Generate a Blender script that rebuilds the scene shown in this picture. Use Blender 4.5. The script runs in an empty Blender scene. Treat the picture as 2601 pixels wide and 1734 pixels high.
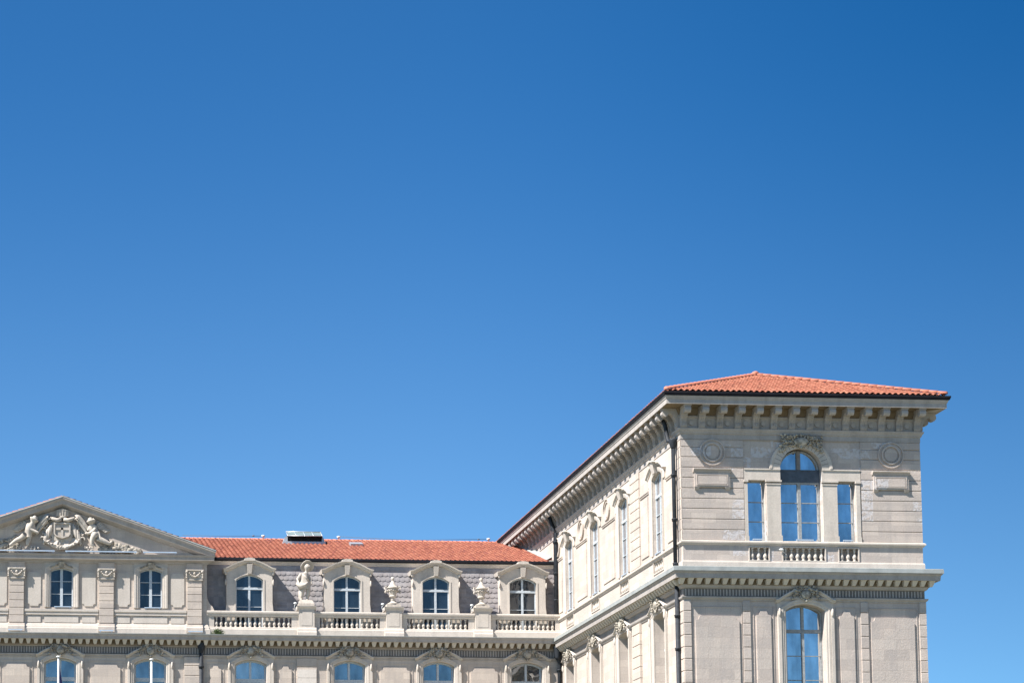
import bpy, bmesh, math, random
from mathutils import Vector, Matrix
from math import sin, cos, pi, sqrt, radians
random.seed(7)
S = bpy.context.scene
COL = S.collection

# ------------------------------------------------------------------ camera
cam = bpy.data.cameras.new("camera"); camo = bpy.data.objects.new("camera", cam); COL.objects.link(camo)
ROLL, PITCH, YAW, CX, CY, FPX = 0.0018617, 0.08899, 0.0587155, 425.482, 1941.247, 5100.0
fwd = Vector((sin(YAW)*cos(PITCH), cos(YAW)*cos(PITCH), sin(PITCH)))
rt = Vector((cos(YAW), -sin(YAW), 0)); up = rt.cross(fwd)
R_ = cos(ROLL)*rt + sin(ROLL)*up; U_ = cos(ROLL)*up - sin(ROLL)*rt
M = Matrix((R_, U_, -fwd)).transposed().to_4x4(); M.translation = (0, -99, 1.6)
camo.matrix_world = M
cam.sensor_width = 36; cam.sensor_fit = 'HORIZONTAL'; cam.lens = FPX/2601*36
cam.shift_x = (1300.5-CX)/2601; cam.shift_y = (CY-867)/2601
cam.clip_start = 0.5; cam.clip_end = 6000
S.camera = camo

# ------------------------------------------------------------------ light
SUND = Vector((-2.2, -1.0, 2.95)).normalized()      # towards the sun
sun = bpy.data.lights.new("sun", 'SUN'); suno = bpy.data.objects.new("sun", sun); COL.objects.link(suno)
sun.energy = 5.0; sun.angle = radians(0.53); sun.color = (1.0, 0.95, 0.89)
suno.rotation_euler = SUND.to_track_quat('Z', 'Y').to_euler(); suno.location = (-60, -60, 80)
W = bpy.data.worlds.new("World"); S.world = W; W.use_nodes = True
nt = W.node_tree; nt.nodes.clear()
wo = nt.nodes.new("ShaderNodeOutputWorld"); bg = nt.nodes.new("ShaderNodeBackground")
sky = nt.nodes.new("ShaderNodeTexSky"); sky.sky_type = 'NISHITA'; sky.sun_disc = False
sky.sun_elevation = math.asin(SUND.z); sky.sun_rotation = math.atan2(SUND.x, SUND.y)
sky.altitude = 0; sky.air_density = 0.5; sky.dust_density = 0.1; sky.ozone_density = 6.0
hs = nt.nodes.new("ShaderNodeHueSaturation"); # clearer and deeper blue higher up, and towards the right-hand quarter that lies across the sun's direction
tc = nt.nodes.new("ShaderNodeTexCoord"); sx = nt.nodes.new("ShaderNodeSeparateXYZ"); nt.links.new(tc.outputs['Generated'], sx.inputs[0])
def mr(sock, a, b, c, d):
    m = nt.nodes.new("ShaderNodeMapRange"); m.interpolation_type = 'SMOOTHSTEP'; nt.links.new(sock, m.inputs[0])
    for i, v in enumerate((a, b, c, d)): m.inputs[i+1].default_value = v
    return m.outputs[0]
s_el = mr(sx.outputs[2], .08, .44, .92, 1.17); s_az = mr(sx.outputs[0], .10, .48, 0.0, .07); v_az = mr(sx.outputs[0], .16, .52, 1.11, .80); v_el = mr(sx.outputs[2], .45, 1.0, 1.0, .88); v_lo = mr(sx.outputs[2], .06, .30, .90, 1.0)
ad = nt.nodes.new("ShaderNodeMath"); ad.operation = 'ADD'; nt.links.new(s_el, ad.inputs[0]); nt.links.new(s_az, ad.inputs[1])
nt.links.new(ad.outputs[0], hs.inputs['Saturation']); vm = nt.nodes.new('ShaderNodeMath'); vm.operation = 'MULTIPLY'; nt.links.new(v_az, vm.inputs[0]); nt.links.new(v_el, vm.inputs[1]); vn = nt.nodes.new('ShaderNodeMath'); vn.operation = 'MULTIPLY'; nt.links.new(vm.outputs[0], vn.inputs[0]); nt.links.new(v_lo, vn.inputs[1]); nt.links.new(vn.outputs[0], hs.inputs['Value'])
bg.inputs['Strength'].default_value = 0.081
nt.links.new(sky.outputs[0], hs.inputs['Color']); tn = nt.nodes.new("ShaderNodeMix"); tn.data_type = 'RGBA'; tn.blend_type = 'MULTIPLY'; tn.inputs[0].default_value = 1; tn.inputs[7].default_value = (.76, 1.04, .98, 1)
nt.links.new(hs.outputs[0], tn.inputs[6]); nt.links.new(tn.outputs[2], bg.inputs[0]); nt.links.new(bg.outputs[0], wo.inputs[0])
S.view_settings.view_transform = 'Standard'; S.view_settings.look = 'None'
S.view_settings.exposure = 1.32; S.view_settings.gamma = 1

# ------------------------------------------------------------------ materials
KA_ = .79                                     # overall albedo level
def kc(c): return tuple(x*KA_ for x in c)
def newmat(name):
    m = bpy.data.materials.new(name); m.use_nodes = True; n = m.node_tree
    return m, n, n.nodes['Principled BSDF']
class G:                                      # tiny node helper
    def __init__(s, n): s.n = n
    def nd(s, t, **k):
        x = s.n.nodes.new(t)
        for a, b in k.items(): setattr(x, a, b)
        return x
    def lk(s, a, b): s.n.links.new(a, b)
    def mix(s, fac, a, b, mode='MIX'):
        x = s.nd("ShaderNodeMix", data_type='RGBA', blend_type=mode)
        for i, v in ((0, fac), (6, a), (7, b)):
            if isinstance(v, (int, float)): x.inputs[i].default_value = v
            elif isinstance(v, tuple): x.inputs[i].default_value = (*v, 1)
            else: s.lk(v, x.inputs[i])
        return x.outputs[2]
    def math(s, op, a, b=0.0, c=None):
        x = s.nd("ShaderNodeMath", operation=op)
        for i, v in enumerate((a, b) if c is None else (a, b, c)):
            if isinstance(v, (int, float)): x.inputs[i].default_value = v
            else: s.lk(v, x.inputs[i])
        return x.outputs[0]
    def ramp(s, v, lo, hi):
        x = s.nd("ShaderNodeMapRange"); x.clamp = True
        s.lk(v, x.inputs[0]); x.inputs[1].default_value = lo; x.inputs[2].default_value = hi
        return x.outputs[0]
    def noise(s, vec, sc, det=4, rough=.55):
        x = s.nd("ShaderNodeTexNoise"); s.lk(vec, x.inputs['Vector'])
        x.inputs['Scale'].default_value = sc; x.inputs['Detail'].default_value = det; x.inputs['Roughness'].default_value = rough
        return x.outputs[0]
    def scale(s, vec, v):
        x = s.nd("ShaderNodeVectorMath", operation='MULTIPLY'); s.lk(vec, x.inputs[0]); x.inputs[1].default_value = v
        return x.outputs[0]

def stone(name, base, alt, stain, bw=0.0, bh=0.5, stain_amt=.5, spall=0.0, bump=.35, dirt=0.0):
    base, alt, stain = kc(base), kc(alt), kc(stain)
    m, n, p = newmat(name); g = G(n)
    geo = g.nd("ShaderNodeNewGeometry"); pos = geo.outputs['Position']
    c = g.mix(g.ramp(g.noise(pos, .55, 5), .35, .65), base, alt)
    if bw:                                    # faint ashlar courses and block-to-block tone
        sep = g.nd("ShaderNodeSeparateXYZ"); g.lk(pos, sep.inputs[0])
        cmb = g.nd("ShaderNodeCombineXYZ"); g.lk(g.math('ADD', sep.outputs[0], sep.outputs[1]), cmb.inputs[0]); g.lk(sep.outputs[2], cmb.inputs[1])
        br = g.nd("ShaderNodeTexBrick"); g.lk(cmb.outputs[0], br.inputs['Vector'])
        br.inputs['Scale'].default_value = 1; br.inputs['Brick Width'].default_value = bw; br.inputs['Row Height'].default_value = bh
        br.inputs['Mortar Size'].default_value = .012; br.inputs['Mortar Smooth'].default_value = .3
        br.inputs['Color1'].default_value = (.83, .82, .82, 1); br.inputs['Color2'].default_value = (1.10, 1.085, 1.06, 1); br.inputs['Mortar'].default_value = (.80, .77, .74, 1)
        c = g.mix(.75, c, br.outputs[0], 'MULTIPLY')
    # vertical weather streaks
    st = g.ramp(g.noise(g.scale(pos, (2.2, 2.2, .35)), 1.0, 6, .62), .46, .72)
    c = g.mix(g.math('MULTIPLY', st, stain_amt), c, stain)
    # fine grain
    gr = g.noise(pos, 14, 5, .7)
    c = g.mix(.9, c, g.mix(g.ramp(gr, .3, .7), (.86, .86, .86), (1.1, 1.1, 1.1)), 'MULTIPLY')
    if dirt:
        dd = g.ramp(g.noise(pos, 5, 4), .42, .6)
        c = g.mix(g.math('MULTIPLY', dd, dirt), c, (.16, .145, .125))
    b = g.nd("ShaderNodeBump"); b.inputs['Strength'].default_value = bump; b.inputs['Distance'].default_value = .02
    hgt = g.math('ADD', g.noise(pos, 9, 6, .7), g.math('MULTIPLY', g.noise(pos, 40, 3), .4))
    if spall:                                 # eroded, spalled patches in the soft stone
        sp = g.math('MULTIPLY', g.ramp(g.noise(g.scale(pos, (1, 1, 1.4)), .75, 2), .56, .6), g.ramp(g.noise(pos, 5.5, 5, .75), .47, .54))
        cell = g.nd("ShaderNodeVectorMath", operation='FLOOR'); g.lk(g.scale(pos, (1/1.05, 1/1.05, 1/.54)), cell.inputs[0])
        wn = g.nd("ShaderNodeTexWhiteNoise", noise_dimensions='3D'); g.lk(cell.outputs[0], wn.inputs['Vector'])
        sp = g.math('MULTIPLY', g.ramp(g.noise(pos, 5.5, 5, .75), .44, .52), g.math('GREATER_THAN', g.math('ADD', wn.outputs['Value'], g.math('MULTIPLY', g.ramp(g.noise(pos, .35, 2), .4, .6), .35)), 1.0))
        sz = g.nd("ShaderNodeSeparateXYZ"); g.lk(pos, sz.inputs[0])          # only the upper storey is eroded
        sp = g.math('MULTIPLY', g.math('MULTIPLY', sp, g.ramp(sz.outputs[2], 20.4, 20.7)), spall)
        c = g.mix(sp, c, (.54, .535, .56))
        hgt = g.math('SUBTRACT', hgt, g.math('MULTIPLY', sp, 1.2))
    g.lk(c, p.inputs['Base Color']); p.inputs['Roughness'].default_value = .92
    p.inputs['Specular IOR Level'].default_value = .2
    g.lk(hgt, b.inputs['Height']); g.lk(b.outputs[0], p.inputs['Normal'])
    return m
def plain(name, col, rough=.6, metal=0.0, var=.12, sc=6):
    col = kc(col)
    m, n, p = newmat(name); g = G(n); geo = g.nd("ShaderNodeNewGeometry")
    v = g.ramp(g.noise(geo.outputs['Position'], sc, 5, .65), .3, .7)
    g.lk(g.mix(v, tuple(max(0, x*(1-var)) for x in col), tuple(min(1, x*(1+var)) for x in col)), p.inputs['Base Color'])
    p.inputs['Roughness'].default_value = rough; p.inputs['Metallic'].default_value = metal
    p.inputs['Specular IOR Level'].default_value = .15 if max(col) < .08 else .4
    return m
def glass(name, fac, dark=(.012, .02, .03), tint=(.93, .97, 1.0)):
    m, n, p = newmat(name); g = G(n); n.nodes.remove(p)
    geo = g.nd("ShaderNodeNewGeometry")
    d = g.nd("ShaderNodeBsdfDiffuse"); d.inputs[0].default_value = (*dark, 1)
    gl = g.nd("ShaderNodeBsdfGlossy"); gl.inputs['Color'].default_value = (*tint, 1); gl.inputs['Roughness'].default_value = .03
    b = g.nd("ShaderNodeBump"); b.inputs['Strength'].default_value = .14; b.inputs['Distance'].default_value = .04
    g.lk(g.noise(geo.outputs['Position'], 1.3, 2), b.inputs['Height']); g.lk(b.outputs[0], gl.inputs['Normal'])
    mx = g.nd("ShaderNodeMixShader")
    g.lk(g.math('MULTIPLY', g.mix(g.ramp(g.noise(g.scale(geo.outputs['Position'], (1.6, 1.6, .5)), 1.0, 3), .35, .65), (.72, .72, .72), (1.2, 1.2, 1.2)), fac), mx.inputs[0])
    g.lk(d.outputs[0], mx.inputs[1]); g.lk(gl.outputs[0], mx.inputs[2])
    g.lk(mx.outputs[0], n.nodes['Material Output'].inputs[0])
    return m
def tile_mat(name, axes, cells, cols, rough=.8, seedv=0.0):
    m, n, p = newmat(name); g = G(n); geo = g.nd("ShaderNodeNewGeometry"); sep = g.nd("ShaderNodeSeparateXYZ"); g.lk(geo.outputs['Position'], sep.inputs[0])
    cmb = g.nd("ShaderNodeCombineXYZ")
    for i, (a, cs) in enumerate(zip(axes, cells)):
        g.lk(g.math('FLOOR', g.math('DIVIDE', sep.outputs[a], cs)), cmb.inputs[i])
    cmb.inputs[2].default_value = seedv
    wn = g.nd("ShaderNodeTexWhiteNoise", noise_dimensions='3D'); g.lk(cmb.outputs[0], wn.inputs['Vector'])
    r = g.nd("ShaderNodeValToRGB"); g.lk(wn.outputs['Value'], r.inputs[0])
    el = r.color_ramp.elements
    while len(el) < len(cols): el.new(.5)
    for i, cc in enumerate(cols):
        el[i].position = i/(len(cols)-1); el[i].color = (*(x*(.86 if cc[0] > 2*cc[2] else 1.04) for x in kc(cc)), 1)
    c = g.mix(g.ramp(g.noise(geo.outputs['Position'], 1.2, 5), .35, .7), r.outputs[0], (.80, .76, .74), 'MULTIPLY')
    c = g.mix(.8, c, g.mix(g.ramp(g.noise(geo.outputs['Position'], 18, 4), .3, .7), (.82, .82, .82), (1.08, 1.08, 1.08)), 'MULTIPLY')
    g.lk(c, p.inputs['Base Color']); p.inputs['Roughness'].default_value = rough
    return m

M_WALL = stone("stone_wall", (.64, .555, .48), (.575, .505, .445), (.43, .385, .355), bw=1.15, bh=.42, stain_amt=.6)
M_WINGF = stone("stone_wing", (.60, .52, .465), (.54, .48, .435), (.42, .38, .36), bw=1.3, bh=.535, stain_amt=.6, spall=.55, bump=.6)
M_TRIM = stone("stone_trim", (.65, .585, .52), (.58, .52, .455), (.42, .375, .335), stain_amt=.5)
M_CORN = stone("stone_cornice", (.49, .445, .41), (.43, .395, .37), (.30, .275, .25), stain_amt=.6)
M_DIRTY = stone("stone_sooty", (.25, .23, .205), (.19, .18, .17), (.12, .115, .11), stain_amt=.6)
M_BROWN = stone("stone_brown", (.26, .19, .12), (.20, .155, .105), (.13, .11, .085), stain_amt=.5)  # dark brown tone for cornice soffits and the backing behind dentils
M_DENT = stone("stone_dentil", (.66, .61, .53), (.60, .55, .48), (.45, .40, .33), stain_amt=.3)
M_CARVE = stone("stone_carving", (.60, .55, .46), (.50, .45, .38), (.30, .25, .19), stain_amt=.6, dirt=.8, bump=.8)
M_SCULP = stone("stone_sculpture", (.64, .58, .51), (.57, .51, .445), (.42, .36, .29), stain_amt=.5, dirt=.25)
M_PATCH = stone("stone_new", (.72, .66, .60), (.68, .62, .56), (.6, .55, .5), stain_amt=.2)
M_LEAD = plain("lead_sheet", (.40, .42, .405), .5, .2, .2, 1.5)
M_ZINC = plain("zinc", (.50, .53, .56), .4, .4, .15)
M_PIPE = plain("cast_iron", (.035, .04, .048), .55, 0, .3)
M_GUT = plain("gutter_metal", (.018, .018, .024), .8, 0, .3, 2)
M_WOODW = plain("painted_wood", (.52, .57, .61), .6, 0, .18, 9)
M_WOODG = plain("weathered_wood", (.33, .34, .34), .7, 0, .3, 9)
M_WOODB = plain("brown_wood", (.22, .20, .19), .7, 0, .3, 9)
M_DARKP = plain("dark_panel", (.075, .095, .125), .6, 0, .3, 5)
M_DARK = plain("dark_inside", (.02, .022, .025), .9, 0, .1)
M_WHITE = plain("white_enamel", (.80, .82, .82), .35, 0, .04)
M_LED = plain("light_fitting", (.55, .64, .74), .35, .3, .1)
M_CABLE = plain("cable", (.12, .12, .13), .6)
M_GLW = glass("glass_wing", .62)
M_GLM = glass("glass_blue", .25)
M_GLD = glass("glass_dark", .075)
M_GLN = glass("glass_attic", .06)
M_GLS = glass("glass_side", .42, dark=(.16, .16, .17), tint=(.8, .8, .82))
M_TILE = tile_mat("terracotta", (0, 1), (.30, .40), [(.29, .075, .05), (.42, .125, .068), (.48, .17, .10), (.36, .10, .055), (.44, .14, .078)])
M_TILEW = tile_mat("terracotta_wing", (0, 1), (.30, .38), [(.34, .105, .06), (.47, .15, .082), (.53, .205, .12), (.42, .125, .068), (.49, .17, .095)])
M_RIDGE = plain("terracotta_ridge", (.52, .19, .125), .8, 0, .18, 2)
M_SLATE = tile_mat("slate_scales", (0, 2), (.31, .33), [(.30, .285, .30), (.35, .335, .345), (.41, .385, .385), (.32, .305, .315)], .75)
M_LEAF = plain("leaf", (.06, .10, .03), .7, 0, .5, 20)
M_FLAG = plain("flag_blue", (.012, .02, .11), .8, 0, .2)

# ------------------------------------------------------------------ mesh building
class Fr:
    """frame: u along the wall, w outwards, z up"""
    def __init__(s, kind, o=0.0): s.k = kind; s.o = o
    def P(s, u, w, z):
        if s.k == 'f': return (u, s.o-w, z)
        if s.k == 's': return (s.o-w, u, z)
        if s.k == 'e': return (s.o+w, u, z)
        return (u, -w, z)
L = Fr('l')
class MB:
    def __init__(s): s.v = []; s.f = []; s.sm = []
    def add(s, vs, fs, smooth=False):
        b = len(s.v); s.v += [tuple(x) for x in vs]; s.f += [tuple(b+i for i in f) for f in fs]; s.sm += [smooth]*len(fs)
    def box(s, F, u0, u1, w0, w1, z0, z1):
        vs = [F.P(u, w, z) for u in (u0, u1) for w in (w0, w1) for z in (z0, z1)]
        s.add(vs, [(0, 1, 3, 2), (4, 6, 7, 5), (0, 4, 5, 1), (2, 3, 7, 6), (0, 2, 6, 4), (1, 5, 7, 3)])
    def taper(s, F, uc, hb, ht, w0, wb, wt, z0, z1):
        vs = [F.P(uc-hb, w0, z0), F.P(uc+hb, w0, z0), F.P(uc+hb, wb, z0), F.P(uc-hb, wb, z0), F.P(uc-ht, w0, z1), F.P(uc+ht, w0, z1), F.P(uc+ht, wt, z1), F.P(uc-ht, wt, z1)]
        s.add(vs, [(0, 1, 2, 3), (4, 7, 6, 5), (0, 4, 5, 1), (1, 5, 6, 2), (2, 6, 7, 3), (3, 7, 4, 0)])
    def prof(s, F, pts, u0, u1, m0=0, m1=0, closed=False):
        """profile (w,z) drawn along u; m0/m1 = +1 outer mitre, -1 inner mitre"""
        n = len(pts); vs = [F.P(u0-w*m0, w, z) for w, z in pts]+[F.P(u1+w*m1, w, z) for w, z in pts]
        rng = n if closed else n-1
        fs = [(i, (i+1) % n, n+(i+1) % n, n+i) for i in range(rng)]
        if n > 2 and not m0: fs.append(tuple(range(n)))
        if n > 2 and not m1: fs.append(tuple(range(2*n-1, n-1, -1)))
        s.add(vs, fs)
    def poly(s, F, pts, w0, w1):
        n = len(pts); vs = [F.P(u, w0, z) for u, z in pts]+[F.P(u, w1, z) for u, z in pts]
        s.add(vs, [tuple(range(n)), tuple(range(2*n-1, n-1, -1))]+[(i, (i+1) % n, n+(i+1) % n, n+i) for i in range(n)])
    def sweep(s, F, path, prof, cap=True, closed=False):
        """path (u,z) polyline; prof (n,w): n = offset to the left-normal, w outwards"""
        k = len(prof); vs = []; np_ = len(path)
        for i, (u, z) in enumerate(path):
            a = path[(i-1) % np_ if closed else max(0, i-1)]; b = path[(i+1) % np_ if closed else min(np_-1, i+1)]
            du, dz = b[0]-a[0], b[1]-a[1]; l = math.hypot(du, dz) or 1
            if closed or 0 < i < np_-1:
                d1 = Vector((u-a[0], z-a[1])).normalized(); d2 = Vector((b[0]-u, b[1]-z)).normalized()
                t = (d1+d2).normalized(); sc = 1/max(.5, t.dot(d1)); nu, nz = -t.y*sc, t.x*sc
            else: nu, nz = -dz/l, du/l
            vs += [F.P(u+nu*n, w, z+nz*n) for n, w in prof]
        fs = [(i*k+j, i*k+(j+1) % k, (i+1)*k+(j+1) % k, (i+1)*k+j) for i in range(len(path)-1) for j in range(k)]
        if closed: fs += [((np_-1)*k+j, (np_-1)*k+(j+1) % k, (j+1) % k, j) for j in range(k)]
        elif cap: fs += [tuple(range(k)), tuple((len(path)-1)*k+j for j in range(k-1, -1, -1))]
        s.add(vs, fs)
    def lathe(s, c, prof, seg=12, smooth=True, sq=None):
        vs = []; n = len(prof)
        for r, z in prof:
            for j in range(seg):
                a = 2*pi*j/seg; vs.append((c[0]+r*cos(a), c[1]+r*sin(a), c[2]+z))
        fs = [(i*seg+j, i*seg+(j+1) % seg, (i+1)*seg+(j+1) % seg, (i+1)*seg+j) for i in range(n-1) for j in range(seg)]
        fs += [tuple(range(seg)), tuple((n-1)*seg+j for j in range(seg-1, -1, -1))]
        s.add(vs, fs, smooth)
    def ell(s, c, r, rot=None, seg=10, rings=6):
        vs = []; fs = []
        for i in range(rings+1):
            t = pi*i/rings
            for j in range(seg):
                a = 2*pi*j/seg; v = Vector((r[0]*sin(t)*cos(a), r[1]*sin(t)*sin(a), r[2]*cos(t)))
                if rot: v = rot @ v
                vs.append((c[0]+v.x, c[1]+v.y, c[2]+v.z))
        for i in range(rings):
            for j in range(seg): fs.append((i*seg+j, i*seg+(j+1) % seg, (i+1)*seg+(j+1) % seg, (i+1)*seg+j))
        s.add(vs, fs, True)
    def tube(s, pts, rad, seg=8, smooth=True):
        vs = []; n = len(pts); rads = rad if isinstance(rad, (list, tuple)) else [rad]*n
        for i, p in enumerate(pts):
            a = Vector(pts[max(0, i-1)]); b = Vector(pts[min(n-1, i+1)]); d = (b-a).normalized()
            x = d.orthogonal().normalized() if abs(d.z) < .99 else Vector((1, 0, 0)); 
            if abs(d.z) < .99: x = d.cross(Vector((0, 0, 1))).normalized()
            y = d.cross(x)
            for j in range(seg):
                t = 2*pi*j/seg; vs.append(tuple(Vector(p)+rads[i]*(cos(t)*x+sin(t)*y)))
        fs = [(i*seg+j, i*seg+(j+1) % seg, (i+1)*seg+(j+1) % seg, (i+1)*seg+j) for i in range(n-1) for j in range(seg)]
        fs += [tuple(range(seg)), tuple((n-1)*seg+j for j in range(seg-1, -1, -1))]
        s.add(vs, fs, smooth)
    def wall(s, F, u0, u1, z0, z1, ops, depth, w=0.0, seg=10):
        """wall sheet with openings (ua,ub,zb,zs,rise, depth) : arch rise above the spring zs"""
        def quad(a, b): s.add([F.P(a[0], w, a[1]), F.P(b[0], w, a[1]), F.P(b[0], w, b[1]), F.P(a[0], w, b[1])], [(0, 1, 2, 3)])
        cur = u0; groups = {}
        for o in ops: groups.setdefault((o[0], o[1]), []).append(o)
        for (a, b) in sorted(groups):
            if a > cur: quad((cur, z0), (a, z1))
            zz = z0
            for o in sorted(groups[(a, b)], key=lambda q: q[2]):
                _, _, zb, zs, rise = o[:5]; dp = o[5] if len(o) > 5 else depth
                quad((a, zz), (b, zb)); wi = w-dp
                s.add([F.P(a, w, zb), F.P(b, w, zb), F.P(b, wi, zb), F.P(a, wi, zb)], [(0, 1, 2, 3)])
                for q in (a, b): s.add([F.P(q, w, zb), F.P(q, wi, zb), F.P(q, wi, zs), F.P(q, w, zs)], [(0, 1, 2, 3)])
                pts = arc(a, b, zs, rise, seg)
                top = zs+rise+.001
                for (ua, za), (ub, zb2) in zip(pts, pts[1:]):
                    s.add([F.P(ua, w, za), F.P(ub, w, zb2), F.P(ub, wi, zb2), F.P(ua, wi, za)], [(0, 1, 2, 3)])
                    if rise > 0: s.add([F.P(ua, w, za), F.P(ub, w, zb2), F.P(ub, w, top), F.P(ua, w, top)], [(0, 1, 2, 3)])
                zz = top if rise > 0 else zs
            quad((a, zz), (b, z1)); cur = b
        if cur < u1: quad((cur, z0), (u1, z1))
def arc(a, b, zs, rise, seg=10):
    if rise <= 0: return [(a, zs), (b, zs)]
    h = (b-a)/2; R = (h*h+rise*rise)/(2*rise); c = (a+b)/2; zc = zs+rise-R
    t0 = math.asin(min(1, h/R)) if rise <= h else pi-math.asin(min(1, h/R))
    return [(c+R*sin(-t0+2*t0*i/seg), zc+R*cos(-t0+2*t0*i/seg)) for i in range(seg+1)]

def link(name, mb, mat, parent=None, loc=None, rotz=0.0, fix=True):
    me = bpy.data.meshes.new(name)
    off = Vector((0, 0, 0))
    if parent is not None and loc is None: off = WOFF[parent.name]      # mesh drawn in world coordinates
    me.from_pydata([(v[0]-off.x, v[1]-off.y, v[2]-off.z) for v in mb.v], [], mb.f)
    me.polygons.foreach_set('use_smooth', mb.sm)
    if fix:
        bm = bmesh.new(); bm.from_mesh(me); bmesh.ops.recalc_face_normals(bm, faces=bm.faces); bm.to_mesh(me); bm.free()
    me.materials.append(mat); me.update()
    return place(name, me, parent, loc, rotz)
def place(name, me, parent=None, loc=None, rotz=0.0):
    o = bpy.data.objects.new(name, me); COL.objects.link(o)
    base = Vector((0, 0, 0))
    if parent is not None:
        o.parent = parent; base = WOFF[parent.name]
    if loc is not None:
        # loc is in world coordinates; the parents are unrotated unless they are placed repeats
        o.location = Vector(loc)-base; o.rotation_euler = (0, 0, rotz); WOFF[o.name] = Vector(loc)
    else: WOFF[o.name] = base.copy() if parent is not None else Vector((0, 0, 0))
    return o
WOFF = {}
def sub(name, me, parent):                   # sub-part that shares its parent's own local coordinates
    o = bpy.data.objects.new(name, me); COL.objects.link(o); o.parent = parent; WOFF[o.name] = Vector((0, 0, 0)); return o
def mesh_of(name, mb, mat):
    me = bpy.data.meshes.new(name); me.from_pydata(mb.v, [], mb.f); me.polygons.foreach_set('use_smooth', mb.sm)
    bm = bmesh.new(); bm.from_mesh(me); bmesh.ops.recalc_face_normals(bm, faces=bm.faces); bm.to_mesh(me); bm.free()
    me.materials.append(mat); return me
def thing(name, label, cat, loc, group=None):
    o = bpy.data.objects.new(name, None); COL.objects.link(o); o.location = loc; o.empty_display_size = .3
    o['label'] = label; o['category'] = cat
    if group: o['group'] = group
    WOFF[o.name] = Vector(loc); return o
SIDE = -pi/2

# ------------------------------------------------------------------ ground
g_ = MB(); g_.add([(-3000, -3000, 0), (3000, -3000, 0), (3000, 3000, 0), (-3000, 3000, 0)], [(0, 1, 2, 3)])
gm, gn, gp = newmat("gravel_ground"); gg = G(gn); geo = gg.nd("ShaderNodeNewGeometry")
gg.lk(gg.mix(gg.ramp(gg.noise(geo.outputs['Position'], .05, 8), .35, .65), (.22, .19, .155), (.12, .14, .08)), gp.inputs['Base Color']); gp.inputs['Roughness'].default_value = .95
go = link("ground", g_, gm); go['kind'] = 'structure'

# ------------------------------------------------------------------ the palace
PAL = thing("palace", "cream stone palace with red tiled roofs, pediment, dormers and tall corner wing", "building", (.65, 24.15, 0))
XL, XR, XC = 32.06, 44.55, 38.3
FW = Fr('f', 0.0); SW = Fr('s', XL); EW = Fr('e', XR); YB = 46.0      # wing faces
YM = 24.15; FM = Fr('f', YM)                                       # main front
YA = 24.70; FA = Fr('f', YA)                                       # attic front

def part(name, mb, mat, parent=None, label=None):
    o = link(name, mb, mat, parent or PAL)
    if label: o['label'] = label
    return o

# ---- openings
SWY = [4.10, 10.42, 16.42, 22.20]                                  # side window axes, upper floor
SLY = [4.10, 10.68, 16.42, 22.20]
MLX = [-28.45, -22.9, -17.3, -11.1, -4.9, .59, 6.16, 12.40, 18.58, 24.18, 29.76]                 # main lower windows
AX = [-4.9, .64, 6.20]                                              # attic windows

# wing walls --------------------------------------------------------
mb = MB()
arch_ops = [(37.20, 39.38, 22.12, 25.85, 1.12, .42), (35.48, 36.42, 22.12, 25.25, 0, .36), (40.15, 41.12, 22.12, 25.25, 0, .36)]
nich = [(35.50, 36.50, 21.12, 21.78, 0, .35), (37.24, 39.42, 21.12, 21.78, 0, .35), (40.16, 41.16, 21.12, 21.78, 0, .35)]
mb.wall(FW, XL, XR, 22.05, 28.95, arch_ops, .4, w=-.05, seg=20)
mb.wall(FW, XL, XR, 20.5, 22.05, nich, .35, w=0)
mb.wall(FW, XL, XR, 0, 20.5, [(37.29, 39.31, 12.6, 18.55, .33, .45)], .45, w=0)
for a, b, c, d, e, f in nich: mb.add([FW.P(a, -.34, c), FW.P(b, -.34, c), FW.P(b, -.34, d), FW.P(a, -.34, d)], [(0, 1, 2, 3)])
part("wall", mb, M_WINGF, label="front wall of the tall corner wing")
mb = MB()
mb.wall(SW, 0, YB, 22.05, 28.95, [(y-.86, y+.86, 22.22, 26.32, .28, .26) for y in SWY], .26, w=-.002)
mb.wall(SW, 0, YB, 20.5, 22.05, [(y-.84, y+.84, 21.24, 21.86, 0, .3) for y in SWY], .3, w=-.002)
mb.wall(SW, 0, YB, 0, 20.5, [(y-.97, y+.97, 12.6, 18.84, .28, .62) for y in SLY], .62, w=-.002)
for y in SWY: mb.add([SW.P(y-.84, -.3, 21.24), SW.P(y+.84, -.3, 21.24), SW.P(y+.84, -.3, 21.86), SW.P(y-.84, -.3, 21.86)], [(0, 1, 2, 3)])
mb.wall(EW, 0, YB, 0, 28.95, [], .3)
mb.wall(Fr('f', YB), XL, XR, 0, 28.95, [], .3)
part("wall", mb, M_WALL, label="sunlit long side wall of the corner wing")

# rusticated courses on the wing front
JZ = [22.10, 22.66, 23.20, 23.74, 24.26, 24.80, 25.34, 25.87, 26.41, 26.93, 27.34]
mbs = [MB() for _ in range(4)]
for z0, z1 in zip(JZ, JZ[1:]):
    for mb, a, b in ((mbs[0], XL-.012, 35.28), (mbs[1], 41.42, XR+.012)):
        pts = [(-.05, z0+.02), (.0, z0+.045), (.0, z1-.01), (-.05, z1)]
        pts = [(-.06, z0+.022), (-.012, z0+.022), (.012, z0+.045), (.012, z1-.022), (-.012, z1), (-.06, z1)]
        mb.prof(FW, pts, a, b)
    # quoin return and side pilaster
    mbs[2].prof(SW, [(-.06, z0+.022), (-.012, z0+.022), (.012, z0+.045), (.012, z1-.022), (-.012, z1), (-.06, z1)], 0, .78)
    mbs[3].prof(SW, [(-.02, z0+.022), (.05, z0+.022), (.07, z0+.045), (.07, z1-.022), (.05, z1), (-.02, z1)], 7.22, 8.95)
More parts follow.
